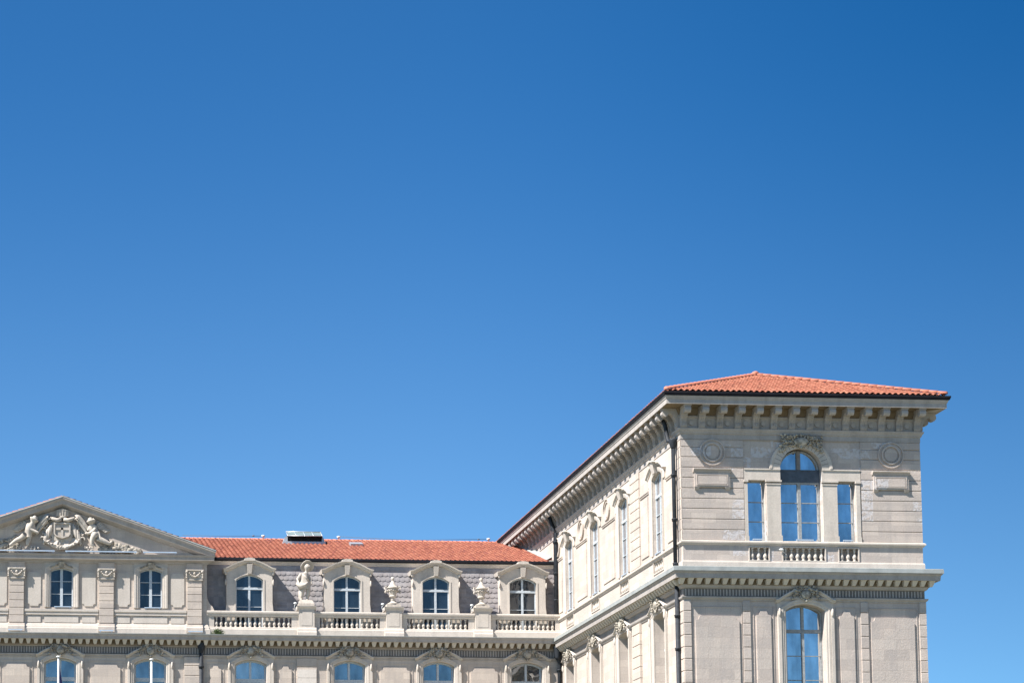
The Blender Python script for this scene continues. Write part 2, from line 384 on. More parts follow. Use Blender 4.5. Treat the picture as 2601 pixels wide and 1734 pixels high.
for nm, mb in zip(("rusticated_blocks", "rusticated_blocks", "quoin", "pilaster"), mbs): part(nm, mb, M_WINGF if nm[0] == 'r' else M_WALL)
mbs = [MB() for _ in range(8)]
JL = [18.46+.0, 17.85, 17.24, 16.63, 16.02, 15.41, 14.8, 14.2, 13.6, 13.0, 12.4]
JL = [19.02]+JL
for z1, z0 in zip(JL, JL[1:]):
    q = [(-.01, z0+.02), (.05, z0+.02), (.075, z0+.045), (.075, z1-.025), (.05, z1), (-.01, z1)]
    mbs[0].prof(FW, q, XL-.05, 32.38)
    mbs[1].prof(FW, q, 44.24, XR+.05); mbs[2].prof(FW, q, 35.06, 35.44); mbs[3].prof(FW, q, 41.18, 41.56)
    mbs[4].prof(SW, q, 0, .75); q2 = [(a+.06 if i not in (0, 5) else a, b) for i, (a, b) in enumerate(q)]
    mbs[5].prof(SW, q2, 7.32, 8.72)
    mbs[6].prof(FM, [(a, b+.3) for a, b in q2], 8.26, 9.2)
    mbs[7].prof(FM, [(a, b+.3) for a, b in q], 15.28, 16.52)
for i, mb in enumerate(mbs): part("quoin" if i < 5 else "pilaster", mb, M_WINGF if i < 4 else M_WALL)

# raised field panels ------------------------------------------------
def notched(a, b, z0, z1, nb=.0, ntp=.0):
    p = []
    if nb: p += [(a+nb, z0), (b-nb, z0), (b-nb*.8, z0+nb*.8), (b, z0+nb)]
    else: p += [(a, z0), (b, z0)]
    if ntp: p += [(b, z1-ntp), (b-ntp*.7, z1-ntp*.8), (b-ntp, z1), (a+ntp, z1), (a+ntp*.7, z1-ntp*.8), (a, z1-ntp)]
    else: p += [(b, z1), (a, z1)]
    if nb: p += [(a, z0+nb), (a+nb*.8, z0+nb*.8)]
    return p
def fillet(mb, F, pts, w0=0.0, w1=.035, t=.05):
    mb.sweep(F, pts, [(0, w0), (t, w0), (t, w1), (0, w1)], closed=True)
def panel(F, a, b, z0, z1, nb=0, ntp=0, w=.085, frame=None, cap=0.0, mat=None):
    mb = MB(); mb.poly(F, notched(a, b, z0, z1, nb, ntp), 0, w)
    if frame: fillet(mb, F, [(frame[0], 12.5), (frame[1], 12.5), (frame[1], frame[2]), (frame[0], frame[2])], 0, .03, .035)
    if cap: mb.prof(F, [(0, 25.75), (.05, 25.75), (.05, 25.80), (.09, 25.84), (.09, 25.90), (0, 25.90)], a-.12, b+.12)
    part("wall_panel", mb, mat or M_WALL)
for s_ in (1, -1):
    for (a, b, z1, fa, fb, fz) in ((32.60, 34.86, 18.22, 32.42, 35.02, 18.70), (35.74, 36.50, 18.5, 35.60, 36.66, 18.76)):
        q_ = [XC-.02+s_*(u-(XC-.02)) for u in (a, b, fa, fb)]; a2, b2 = sorted(q_[:2]); a3, b3 = sorted(q_[2:])
        panel(FW, a2, b2, 12.6, z1, 0, .22, frame=(a3, b3, fz), mat=M_WINGF)
for a, b in ((5.72, 7.0), (12.2, 14.55), (18.15, 20.4), (.9, 2.4), (23.9, 24.75)): panel(SW, a, b, 22.42, 25.62, w=.045, cap=1)
for a, b in ((5.75, 6.95), (12.5, 14.5), (18.3, 20.3), (.95, 2.5)): panel(SW, a, b, 12.6, 18.55)
for a, b in ((-2.9, -1.3), (2.5, 4.3), (9.86, 10.55), (14.2, 14.95), (20.5, 22.35), (26.2, 27.9)): panel(FM, a, b, 12.6, 18.80, 0, .22, frame=(a-.2, b+.2, 19.06))
mb = MB(); mb.box(FM, 15.31, 16.5, 0, .095, 17.4, 18.08); mb.box(FM, 15.31, 16.5, 0, .095, 18.10, 18.62)
part("replaced_blocks", mb, M_PATCH, label="clean pale replacement blocks between the first two lower windows right of the drainpipe")

# main walls ---------------------------------------------------------
mb = MB()
mb.wall(FM, -30.7, XL, 0, 20.66, [(x-.98, x+.98, 12.6, 18.90, .29, .38) for x in MLX], .38)
part("wall", mb, M_WALL, label="front wall of the main range")
mb = MB()
mb.wall(FA, -8.4, 9.72, 20.6, 25.3, [(x-.71, x+.71, 22.44, 24.73, .19, .28) for x in AX], .28)
mb.box(FA, 9.719, 9.72, 0, -12, 20.6, 25.3); mb.box(FA, -8.4, -8.399, 0, -12, 20.6, 25.3)
# scrolled end of the attic
cur = [(9.70, 20.7), (10.17, 20.7), (10.17, 22.42)]+[(10.14-.42*sin(t)**1.2, 22.60+.85*(1-cos(t))) for t in [i*pi/2/8 for i in range(1, 9)]]+[(9.70, 24.9)]
mb.poly(FA, cur, -.1, -1.25)
part("wall", mb, M_WALL, label="attic wall under the pediment")

# attic trim ---------------------------------------------------------
mb = MB()
mb.prof(FA, [(0, 21.46), (.06, 21.42), (.12, 21.25), (.14, 21.15), (.2, 21.12), (.2, 20.6), (0, 20.6)], -8.4, 9.72, 0, 1)
for a, b in ((-1.66, 2.94), (3.92, 8.44), (-7.1, -2.64)):
    mb.prof(FA, [(0, 22.34), (.13, 22.32), (.13, 22.18), (.07, 22.14), (.05, 22.06), (.10, 22.05), (.10, 21.97), (0, 21.95)], a, b)
    c = (a+b)/2
    for p, q in ((-2.12, -1.28), (-1.06, 1.06), (1.28, 2.12)):
        mb.poly(FA, [(c+p, 21.49), (c+q, 21.49), (c+q, 21.9), (c+p, 21.9)], 0, .05)
    for p, q in ((-2.12, -1.28), (1.28, 2.12)):
        mb.poly(FA, notched(c+p, c+q, 22.52, 24.64, .16, .1), 0, .045)
part("attic_mouldings", mb, M_TRIM)
for c in (-7.6, -2.15, 3.43, 8.93):
    mb = MB()
    zj = [21.44, 21.90, 22.37, 22.84, 23.30, 23.76, 24.22]
    mb.box(FA, c-.44, c+.44, 0, .13, 20.95, 24.3)
    for z0, z1 in zip(zj, zj[1:]):
        mb.prof(FA, [(0, z0+.02), (.14, z0+.02), (.17, z0+.045), (.17, z1-.02), (.14, z1), (0, z1)], c-.45, c+.45)
    mb.prof(FA, [(0, 21.42), (.2, 21.4), (.24, 21.25), (.28, 21.2), (.28, 20.9), (0, 20.9)], c-.52, c+.52)
    mb.box(FA, c-.5, c+.5, 0, .14, 24.86, 25.26)
    po = part("pilaster", mb, M_WALL)
    cb = MB(); cb.taper(FA, c, .45, .52, 0, .17, .24, 24.22, 24.82); cb.box(FA, c-.56, c+.56, 0, .3, 24.80, 24.88); cb.box(FA, c-.5, c+.5, 0, .23, 24.20, 24.27)
    rr = random.Random(3)
    for s_ in (-1, 1):
        for k in range(5): cb.ell((c+s_*.5, YA-.24, 24.36+k*.1), (.06, .06, .055))
        cb.ell((c+s_*.48, YA-.26, 24.74), (.09, .08, .09))
    for k in range(9):
        t = -1+k/4; cb.ell((c+t*.32, YA-.26, 24.42+.22*t*t), (.06, .05, .06))
    cb.ell((c, YA-.26, 24.62), (.08, .06, .1))
    part("capital", cb, M_SCULP, po)

# ---- windows -------------------------------------------------------
def window_mesh(hw, zs, rise, zb, trans=(), bars=(), mull=.12, fr=.09, mat=M_WOODW, barw=.035, head=0.0, dpt=.0):
    """frame in local coordinates, origin on the axis at the wall face; w=0 at the frame's front"""
    mb = MB(); pts = arc(-hw+.0, hw, zs, rise, 14)
    path = [(hw, zb), (hw, zs)]+pts[::-1][1:-1]+[(-hw, zs), (-hw, zb)]
    mb.sweep(L, path, [(0, 0), (fr, 0), (fr, -.07), (0, -.07)])
    mb.box(L, -hw, hw, -.07, .0, zb, zb+fr*1.1)
    ztop = zs+rise-fr*.5
    if mull: mb.box(L, -mull/2, mull/2, -.06, .025, zb+.02, ztop)
    for z, t in trans: mb.box(L, -hw+.02, hw-.02, -.06, .035, z-t/2, z+t/2)
    for z in bars: mb.box(L, -hw+.04, hw-.04, -.05, .008, z-barw/2, z+barw/2)
    gl = MB(); gl.add([L.P(u, -.045, z) for u, z in [(-hw, zb), (hw, zb), (hw, zs)]+pts[::-1][1:-1]+[(-hw, zs)]], [tuple(range(3+len(pts)-2+1))])
    return mesh_of("window", mb, mat), gl
def put_window(fm, gm_, loc, rot=0.0, label=None, name="window"):
    o = place(name, fm, PAL, loc, rot); sub("pane", gm_, o)
    if label: o['label'] = label
    return o
# wing front
f, g1 = window_mesh(1.07, 25.85, 1.06, 22.12, trans=((25.25-.06+.02, .1),), bars=(24.18, 23.17), mull=.17, mat=M_WOODG)
gm1 = mesh_of("pane", g1, M_GLW); o = put_window(f, gm1, (38.29, .36, 0), label="tall arched window of the corner wing with a dark panel across it")
pn = MB(); pn.box(L, -1.07, 1.07, -.06, .05, 25.24, 25.86); pn.box(L, -1.08, 1.08, 0, .07, 25.84, 25.90); sub("panel", mesh_of("panel", pn, M_DARKP), o)
pn = MB(); pn.box(L, -.09, .09, .028, .06, 25.9, 26.88); sub("mullion", mesh_of("mullion", pn, M_WOODB), o)
f, g1 = window_mesh(.47, 25.25, 0, 22.12, bars=(24.18, 23.17), mull=0, fr=.055, mat=M_WOODG); gm1 = mesh_of("pane", g1, M_GLW)
for x in (35.95, 40.635): put_window(f, gm1, (x, .30, 0), label="narrow window left of the arched one" if x < 37 else "narrow window right of the arched one")
f, g1 = window_mesh(1.0, 18.55, .32, 12.6, trans=((17.55, .17),), bars=(16.28, 15.04, 13.8), mull=.14, mat=M_WOODG); gm1 = mesh_of("pane", g1, M_GLW)
put_window(f, gm1, (38.30, .40, 0), label="tall window below the wing's cornice")
# side upper
f, g1 = window_mesh(.86, 26.32, .28, 22.22, trans=((25.36, .14),), bars=(24.36, 23.42), mull=.12); gm1 = mesh_of("pane", g1, M_GLS)
for y in SWY: put_window(f, gm1, (XL+.17, y, 0), SIDE)
f, g1 = window_mesh(.97, 18.84, .28, 12.6, trans=((17.2, .14),), bars=(16.0, 14.8), mull=.12); gm1 = mesh_of("pane", g1, M_GLS)
for y in SLY: put_window(f, gm1, (XL+.54, y, 0), SIDE)
# main lower
f, g1 = window_mesh(.98, 18.90, .29, 12.6, trans=((17.92, .24),), bars=(16.5, 15.2), mull=.14, fr=.11)
ga = mesh_of("pane", g1, M_GLM)
gb = mesh_of("pane", g1, glass("glass_blind", .30, dark=(.10, .125, .14)))
for i, x in enumerate(MLX): put_window(f, gb if i == 7 else ga, (x, YM+.3, 0), label="window with a pale blind behind the glass" if i == 7 else None)
# attic
f, g1 = window_mesh(.71, 24.73, .19, 22.44, bars=(24.10, 23.31), mull=.17, fr=.07); ga = mesh_of("pane", g1, M_GLN)
for x in AX: put_window(f, ga, (x, YA+.2, 0))

# ---- window surrounds (moulded stone) -------------------------------
def carving(seed, wd, hg, n=46):
    r = random.Random(seed); mb = MB()
    mb.ell((0, -.17, 0), (wd*.17, .1, hg*.30), seg=14, rings=8)                  # central boss
    for k in range(16):
        a = 2*pi*k/16; mb.ell((wd*.22*cos(a), -.16, hg*.36*sin(a)), (.05, .06, .05), seg=7, rings=4)
    for s_ in (-1, 1):
        for k in range(7):                                                    # scroll of leaves falling to either side
            t = k/6; x = s_*wd*(.24+.24*t+.04*sin(6*t)); z = hg*(.34-.62*t*t)
            mb.ell((x, -.14, z), (.10-.02*t, .07, .075), Matrix.Rotation(s_*(1-t)*1.2, 3, 'Y'), seg=8, rings=5)
        for k in range(n//2):
            t = r.random(); x = s_*(wd*(.12+.36*t)+r.uniform(-.05, .05)); z = hg*(.42-.75*t*r.random())+r.uniform(-.06, .06)
            mb.ell((x, -r.uniform(.10, .26), z), (r.uniform(.03, .085), .06, r.uniform(.025, .07)), Matrix.Rotation(r.uniform(-1.5, 1.5), 3, 'Y'), seg=7, rings=4)
    for k in range(9):
        x = wd*.2*(k-4)/4; mb.ell((x, -.13, hg*(.5-.25*(abs(k-4)/4)**2)), (.05, .07, .075), seg=7, rings=4)
    mb.ell((0, -.15, -hg*.42), (.08, .07, .1), seg=8, rings=5)
    return mesh_of("carved_ornament", mb, M_CARVE)
CARV = carving(5, 1.45, .82); CARV2 = carving(9, 1.5, .8); CARVB = carving(12, 2.25, .72, 90)
def lower_surround(hw, zs, rise, zl, zt, mat):
    """architrave and raised segmental hood of a lower-floor window, local coordinates"""
    mb = MB(); pts = arc(-hw, hw, zs, rise, 12)
    path = [(hw, 12.6), (hw, zs)]+pts[::-1][1:-1]+[(-hw, zs), (-hw, 12.6)]
    path = [(-u, z) for u, z in path]                                           # left normal now points outwards
    mb.sweep(L, path, [(.0, -.02), (.0, .06), (.06, .09), (.14, .09), (.16, .12), (.26, .12), (.26, -.02)])
    for s_ in (-1, 1): mb.box(L, s_*(hw+.28), s_*(hw+.44), 0, .16, 12.6, zs-.05); mb.ell((s_*(hw+.36), -.17, zs-.12), (.07, .07, .22))
    hx = hw+.52; h = zt-zl
    hood = [(-hx-.03, zl), (-hx+.12, zl+.03), (-hx+.45, zl+h*.45), (-hx+.85, zl+h*.82), (-.25, zt), (.25, zt), (hx-.85, zl+h*.82), (hx-.45, zl+h*.45), (hx-.12, zl+.03), (hx+.03, zl)]
    mb.sweep(L, hood, [(0, 0), (0, .22), (-.04, .24), (-.07, .24), (-.10, .17), (-.16, .14), (-.2, 0)])
    # the plain field between architrave and hood
    inner = arc(-hw-.2, hw+.2, zs-.1, rise+.26, 12)
    fld = [(-hx+.06, zs-.3), (-hx+.06, zl+.02)]+[(u, z-.08) for u, z in hood[2:8]]+[(hx-.06, zl+.02), (hx-.06, zs-.3), (hw+.2, zs-.3)]+inner[::-1]+[(-hw-.2, zs-.3)]
    mb.add([L.P(u, .045, z) for u, z in fld], [tuple(range(len(fld)))])
    return mesh_of("window_surround", mb, mat)
SM = lower_surround(.98, 18.90, .29, 19.43, 19.93, M_TRIM)
for i, x in enumerate(MLX):
    o = place("window_surround", SM, PAL, (x, YM, 0)); c = place("carved_ornament", (CARV, CARV2)[i % 2], o, (x, YM-.06, 19.66))
SF = lower_surround(1.01, 18.55, .33, 19.10, 19.66, M_TRIM)
o = place("window_surround", SF, PAL, (38.30, 0, 0)); place("carved_ornament", CARV2, o, (38.30, -.06, 19.36))
SS = lower_surround(.97, 18.84, .28, 19.22, 19.72, M_TRIM)
for i, y in enumerate(SLY):
    o = place("window_surround", SS, PAL, (XL, y, 0), SIDE)
    c = sub("carved_ornament", (CARV, CARV2)[i % 2], o); c.location = (0, -.06, 19.45)
# side upper windows: architrave, segmental hood, keystone
mb = MB(); hw = .86; pts = arc(-hw, hw, 26.32, .28, 10)
path = [(-u, z) for u, z in [(hw, 22.22), (hw, 26.32)]+pts[::-1][1:-1]+[(-hw, 26.32), (-hw, 22.22)]]
mb.sweep(L, path, [(0, -.02), (0, .05), (.1, .08), (.22, .1), (.22, -.02)])
for s_ in (-1, 1):
    hd = [(s_*.25, 27.06), (s_*.8, 26.98), (s_*1.25, 26.76), (s_*1.55, 26.52)]
    if s_ < 0: hd = hd[::-1]
    mb.sweep(L, hd, [(0, 0), (0, .2), (-.06, .2), (-.1, .12), (-.17, .1), (-.17, 0)])
    mb.box(L, s_*1.1, s_*1.42, 0, .06, 26.0, 26.5)
mb.sweep(L, [(-.42, 27.06), (-.3, 27.13), (0, 27.18), (.3, 27.13), (.42, 27.06)], [(0, 0), (0, .42), (-.07, .42), (-.07, 0)])
SU = mesh_of("window_surround", mb, M_TRIM)
mb = MB(); mb.taper(L, 0, .2, .32, 0, .2, .36, 26.5, 27.06); KEY = mesh_of("keystone", mb, M_TRIM)
for y in SWY:
    o = place("window_surround", SU, PAL, (XL, y, 0), SIDE); sub("keystone", KEY, o)
# attic surrounds
mb = MB(); hw = .71; pts = arc(-hw, hw, 24.73, .19, 10)
path = [(-u, z) for u, z in [(hw, 22.44), (hw, 24.73)]+pts[::-1][1:-1]+[(-hw, 24.73), (-hw, 22.44)]]
mb.sweep(L, path, [(0, -.02), (0, .05), (.09, .05), (.11, .09), (.20, .09), (.22, .12), (.34, .12), (.34, -.02)])
for s_ in (-1, 1):
    mb.box(L, s_*.38, s_*1.07, 0, .06, 24.98, 25.28)
SA = mesh_of("window_surround", mb, M_TRIM)
kb = MB(); kb.taper(L, 0, .12, .18, 0, .16, .26, 24.9, 25.27)
r = random.Random(2)
for s_ in (-1, 1):
    for k in range(14):
        t = k/13; kb.ell((s_*(.2+.42*t), -.13, 25.16-.22*t+r.uniform(-.04, .04)), (.07, .06, .045), Matrix.Rotation(s_*.6, 3, 'Y'), seg=7, rings=4)
KA = mesh_of("keystone", kb, M_CARVE)
for x in AX:
    o = place("window_surround", SA, PAL, (x, YA, 0)); sub("keystone", KA, o)

# wing front: archivolt, columns, plaques, roundels -------------------
mb = MB()
path = arc(37.19-.0, 39.39+.0, 25.85, 1.10, 24)
mb.sweep(FW, path, [(0, -.06), (0, .03), (.38, .03), (.42, .06), (.54, .06), (.56, -.0), (.56, -.06)])
for a, b in ((36.46, 37.19), (39.39, 40.15)):
    mb.box(FW, a, b, -.06, .02, 22.4, 25.06); mb.box(FW, a-.04, b+.04, -.06, .06, 22.10, 22.40); mb.box(FW, a-.05, b+.05, -.06, .08, 25.18, 25.27); mb.box(FW, a-.02, b+.02, -.06, .05, 25.04, 25.10)
for a, b in ((35.31, 35.47), (41.13, 41.34)):
    mb.box(FW, a, b, -.06, .03, 22.12, 25.06); mb.box(FW, a-.03, b+.03, -.06, .07, 25.16, 25.27); mb.box(FW, a-.02, b+.02, -.06, .06, 22.1, 22.36)
for a, b in ((35.31, 37.2), (39.38, 41.39)): mb.box(FW, a, b, -.05, .0, 25.27, 25.84); mb.box(FW, a, b, -.05, .04, 25.80, 25.87)
part("arch_surround", mb, M_TRIM, label="stone frame of the three part window")
o = place("carved_ornament", CARVB, PAL, (38.27, -.02, 27.26))
gb_ = MB(); r = random.Random(21)
for s_ in (-1, 1):
    for k in range(46):
        t = k/45; a = .12+t*.75; R0 = 1.42+r.uniform(-.16, .2)*(1-.5*t)
        gb_.ell((38.29+s_*R0*sin(a), -.07-r.uniform(0, .09)*(1-.6*t), 25.85+R0*cos(a)), (r.uniform(.04, .10), .07, r.uniform(.03, .07)), Matrix.Rotation(s_*(a+r.uniform(-.6, .6)), 3, 'Y'), seg=7, rings=4)
gb_.ell((38.29, -.12, 27.20), (.22, .12, .30), seg=12, rings=8)
link("leaf_garland", gb_, M_CARVE, PAL)
mb = MB()
for k in range(17):                                                            # voussoir joints of the arch
    a = -1.35+2.7*k/16; u0, z0, u1, z1 = 38.29+1.13*sin(a), 25.85+1.13*cos(a), 38.29+1.47*sin(a), 25.85+1.47*cos(a); du, dz = .012*cos(a), -.012*sin(a)
    mb.add([FW.P(u0-du, .034, z0-dz), FW.P(u0+du, .034, z0+dz), FW.P(u1+du, .034, z1+dz), FW.P(u1-du, .034, z1-dz)], [(0, 1, 2, 3)])
link("mortar_joints", mb, M_DIRTY, PAL)
for xc in (33.66, 43.0):
    mb = MB()
    for R0, R1, w in ((.62, .68, .09), (.50, .62, .03), (.42, .50, .11), (.34, .42, .03)):
        ring = [(xc+R0*cos(2*pi*k/32), 26.66+R0*sin(2*pi*k/32)) for k in range(32)]
        mb.sweep(FW, ring, [(0, -.01), (0, w), (-(R1-R0), w), (-(R1-R0), -.01)], closed=True)
    mb.poly(FW, [(xc+.34*cos(2*pi*k/32), 26.66+.34*sin(2*pi*k/32)) for k in range(32)], -.01, .07)
    part("roundel", mb, M_WINGF)
    mb = MB(); pc = xc-.04
    mb.box(FW, pc-.92, pc+.92, .01, .10, 24.86, 25.70); mb.prof(FW, [(0, 25.80), (.22, 25.80), (.22, 25.75), (.15, 25.70), (.12, 25.62), (0, 25.6)], pc-.98, pc+.98, 0, 0)
    mb.box(FW, pc-.74, pc+.74, .10, .14, 25.0, 25.42); fillet(mb, FW, [(pc-.82, 24.94), (pc+.82, 24.94), (pc+.82, 25.5), (pc-.82, 25.5)], .1, .135, .04)
    for s_ in (-1, 1): mb.taper(FW, pc+s_*.8, .1, .14, .01, .06, .14, 24.72, 24.86)
    part("plaque", mb, M_WINGF)
for yc in (13.62, 19.27, 24.95, 25.0+5.3):
    mb = MB()
    for R0, R1, w in ((.56, .64, .10), (.40, .46, .06)):
        ring = [(yc+R0*cos(2*pi*k/28), 26.66+R0*sin(2*pi*k/28)) for k in range(28)]
        mb.sweep(SW, ring, [(0, -.01), (0, w), (-(R1-R0), w), (-(R1-R0), -.01)], closed=True)
    part("roundel", mb, M_WALL)

# ---- cornices -------------------------------------------------------
# wing, top: moulding, frieze with discs, soffit, corona
top = [(0, 27.34), (.03, 27.34), (.03, 27.60), (.08, 27.62), (.10, 27.70), (.17, 27.80), (.19, 27.87), (.0, 27.88)]
mb = MB()
for F, u0, u1, m0, m1 in ((FW, XL, XR, 1, 1), (SW, 0, YB, 1, 0), (EW, 0, YB, 1, 0)):
    mb.prof(F, top, u0, u1, m0, m1)
    mb.prof(F, [(0, 27.9), (.06, 28.42), (.12, 28.46), (.12, 28.52), (.06, 28.56), (.2, 28.86), (.22, 28.92), (.98, 28.92), (.98, 28.90), (1.03, 28.90), (1.03, 29.13), (1.06, 29.16), (1.07, 29.2), (1.11, 29.28), (1.11, 29.30), (.8, 29.4)], u0, u1, m0, m1)
TC = part("cornice", mb, M_CORN, label="deep top cornice of the corner wing on carved brackets")
mb = MB()
for x in [32.14+.939*k+.47 for k in range(13)]:
    mb.add([FW.P(x+.125*cos(2*pi*k/16), .085, 28.17+.125*sin(2*pi*k/16)) for k in range(16)], [tuple(range(16))])
    mb.poly(FW, [(x+.125*cos(2*pi*k/16), 28.17+.125*sin(2*pi*k/16)) for k in range(16)], .0, .08)
part("disc_frieze", mb, M_CORN, TC)
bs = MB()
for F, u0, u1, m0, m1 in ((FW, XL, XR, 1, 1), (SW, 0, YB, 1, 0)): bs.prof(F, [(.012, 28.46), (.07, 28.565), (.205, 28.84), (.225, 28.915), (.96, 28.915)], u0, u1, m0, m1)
part("brown_soffit", bs, M_BROWN, TC)  # brown sheet over the soffit and upper frieze between the brackets
bp = [(0, 27.88), (.13, 27.88), (.19, 27.96), (.20, 28.08), (.18, 28.2), (.23, 28.34), (.34, 28.46), (.36, 28.56), (.40, 28.60), (.52, 28.66), (.60, 28.62), (.66, 28.54), (.76, 28.50), (.87, 28.53), (.93, 28.62), (.93, 28.74), (.88, 28.82), (.88, 28.90), (0, 28.90)]
mb = MB(); mb.prof(L, bp, -.165, .165, closed=True)
for k in (-.1, 0, .1): mb.prof(L, [(.12, 27.95), (.215, 27.97), (.225, 28.08), (.205, 28.2), (.255, 28.34), (.36, 28.45), (.2, 28.5)], k-.022, k+.022, closed=True)
mb.box(L, -.19, .19, 0, .94, 28.84, 28.91); mb.box(L, -.18, .18, .0, .42, 28.56, 28.60)
BR = mesh_of("bracket", mb, M_CORN)
for k in range(14): place("bracket", BR, TC, (32.14+.939*k+.03, 0, 0))
for k in range(43): place("bracket", BR, TC, (XL, .17+.927*k, 0), SIDE)
for k in range(3): place("bracket", BR, TC, (XR, .17+.927*k, 0), pi/2)

# wing lower cornice
low = [(0, 19.0), (.05, 19.0), (.06, 19.06), (.13, 19.12), (.15, 19.18), (.15, 19.21), (0, 19.22), (0, 19.62), (.05, 19.63), (.12, 19.68), (.16, 19.76), (.2, 19.79), (.2, 20.07), (.60, 20.07), (.60, 20.10), (.62, 20.30), (.68, 20.36), (.70, 20.40), (.3, 20.41)]
mb = MB(); md = MB(); md2 = MB(); mf = MB(); ml = MB()
for F, u0, u1, m0, m1 in ((FW, XL, XR, 1, 1), (SW, 0, YM, 1, -1), (EW, 0, YB, 1, 0)):
    mb.prof(F, low, u0, u1, m0, m1)
    ml.prof(F, [(.2, 20.42), (.72, 20.41), (.74, 20.42), (.73, 20.63), (.70, 20.65), (.1, 20.70)], u0, u1, m0, m1)
    if F is EW: continue
    n = int(round((u1-u0)/.445))
    for k in range(-1 if F is FW else 0, n+1):
        u = u0+(k+.5)*(u1-u0)/n
        if F is SW and u > u1-.5: continue
        (md if F is FW else md2).taper(F, u, .085, .15, .15, .34, .53, 19.81, 20.07)
    n = int((u1-u0)/.163)
    for k in range(n):
        u = u0+.08+k*.163; mf.box(F, u-.03, u+.03, .0, .045, 19.26, 19.60)
C2 = part("cornice", mb, M_CORN, label="dentilled middle cornice of the corner wing")
part("dentils", md, M_DENT, C2); part("dentils", md2, M_DENT, C2); part("lead_capping", ml, M_LEAD, C2)
bd = MB()
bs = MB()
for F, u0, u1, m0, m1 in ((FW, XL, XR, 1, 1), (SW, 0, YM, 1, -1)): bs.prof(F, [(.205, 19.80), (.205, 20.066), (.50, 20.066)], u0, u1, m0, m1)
part("brown_soffit", bs, M_BROWN, C2)  # brown sheet on the backing and soffit between the wing dentils
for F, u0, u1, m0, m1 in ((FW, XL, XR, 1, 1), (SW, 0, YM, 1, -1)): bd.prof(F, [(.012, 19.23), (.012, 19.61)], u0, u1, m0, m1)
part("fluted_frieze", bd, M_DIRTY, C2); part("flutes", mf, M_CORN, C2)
# plinth, string course of the wing
mb = MB()
for F, u0, u1, m0, m1 in ((FW, XL, XR, 1, 1), (SW, 0, 24.8, 1, 0), (EW, 0, YB, 1, 0)):
    mb.prof(F, [(0, 21.07), (.05, 21.05), (.07, 20.98), (.07, 20.66), (0, 20.66)], u0, u1, m0, m1)
    mb.prof(F, [(0, 22.12), (.06, 22.10), (.12, 22.07), (.13, 22.05), (.13, 21.98), (.08, 21.95), (.06, 21.90), (0, 21.88)], u0, u1, m0, m1)
part("string_course", mb, M_TRIM)

# main cornice
mlow = [(0, 19.26), (.04, 19.27), (.05, 19.34), (.11, 19.38), (.13, 19.46), (0, 19.48), (0, 19.92), (.06, 19.94), (.14, 20.0), (.2, 20.03), (.2, 20.31), (.58, 20.31), (.60, 20.33), (.62, 20.5), (.68, 20.57), (.70, 20.64), (0, 20.68)]
mb = MB(); md = MB(); mf = MB()
segs = [(-30.7, XL)]
mb.prof(FM, mlow, -30.7, XL, 0, -1)
k = -3.4-.463*40
while k < XL-.75:
    md.taper(FM, k, .08, .15, .15, .34, .52, 20.04, 20.31); k += .4565
k = -3.3-.1655*60
while k < XL-.1:
    mf.box(FM, k-.028, k+.028, 0, .045, 19.52, 19.90); k += .1655
C3 = part("cornice", mb, M_CORN, label="dentilled cornice of the main range under the balustrade")
part("dentils", md, M_DENT, C3)
bs = MB(); bs.prof(FM, [(.12, 19.985), (.205, 20.035), (.205, 20.306), (.50, 20.306)], -30.7, XL, 0, -1); part("brown_soffit", bs, M_BROWN, C3)  # main range: brown sheet behind and above the dentils, then the frieze
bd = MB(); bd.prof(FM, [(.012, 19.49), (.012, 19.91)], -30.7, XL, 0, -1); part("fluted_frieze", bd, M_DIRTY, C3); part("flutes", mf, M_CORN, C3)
mb = MB(); mb.prof(FM, [(.71, 20.63), (.715, 20.665), (-2.5, 20.71)], -30.7, XL, 0, 0); part("lead_capping", mb, M_LEAD, C3)

# ---- pediment -------------------------------------------------------
PX = .67
mb = MB()
hc = [(0, 25.22), (.08, 25.24), (.12, 25.32), (.30, 25.38), (.42, 25.42), (.44, 25.62), (.5, 25.68), (.52, 25.74), (0, 25.80)]
mb.prof(FA, hc, -8.4, 9.72, 1, 1)
PD = part("pediment", mb, M_CORN, label="triangular pediment with a carved coat of arms")
mb = MB()
apz = 29.30; sl = .345; xr = 10.26
rk = [(PX-(xr-PX), apz-sl*(xr-PX)), (PX, apz), (xr, apz-sl*(xr-PX))]
mb.sweep(FA, rk, [(0, -.3), (0, .56), (-.10, .56), (-.14, .5), (-.20, .46), (-.40, .42), (-.44, .3), (-.52, .14), (-.56, 0), (-.56, -.3)])
part("raking_cornice", mb, M_CORN, PD)
mb = MB(); mb.poly(FA, [(PX-8.9, 25.7), (PX+8.9, 25.7), (PX, 28.85)], -.02, -.3); part("tympanum", mb, M_WALL, PD)
mb = MB(); mb.sweep(FA, [(a, b+.03) for a, b in rk], [(0, -1.2), (.03, -1.2), (.03, .58), (0, .58), (-.03, .59), (-.03, .57)]); part("lead_capping", mb, M_LEAD, PD)

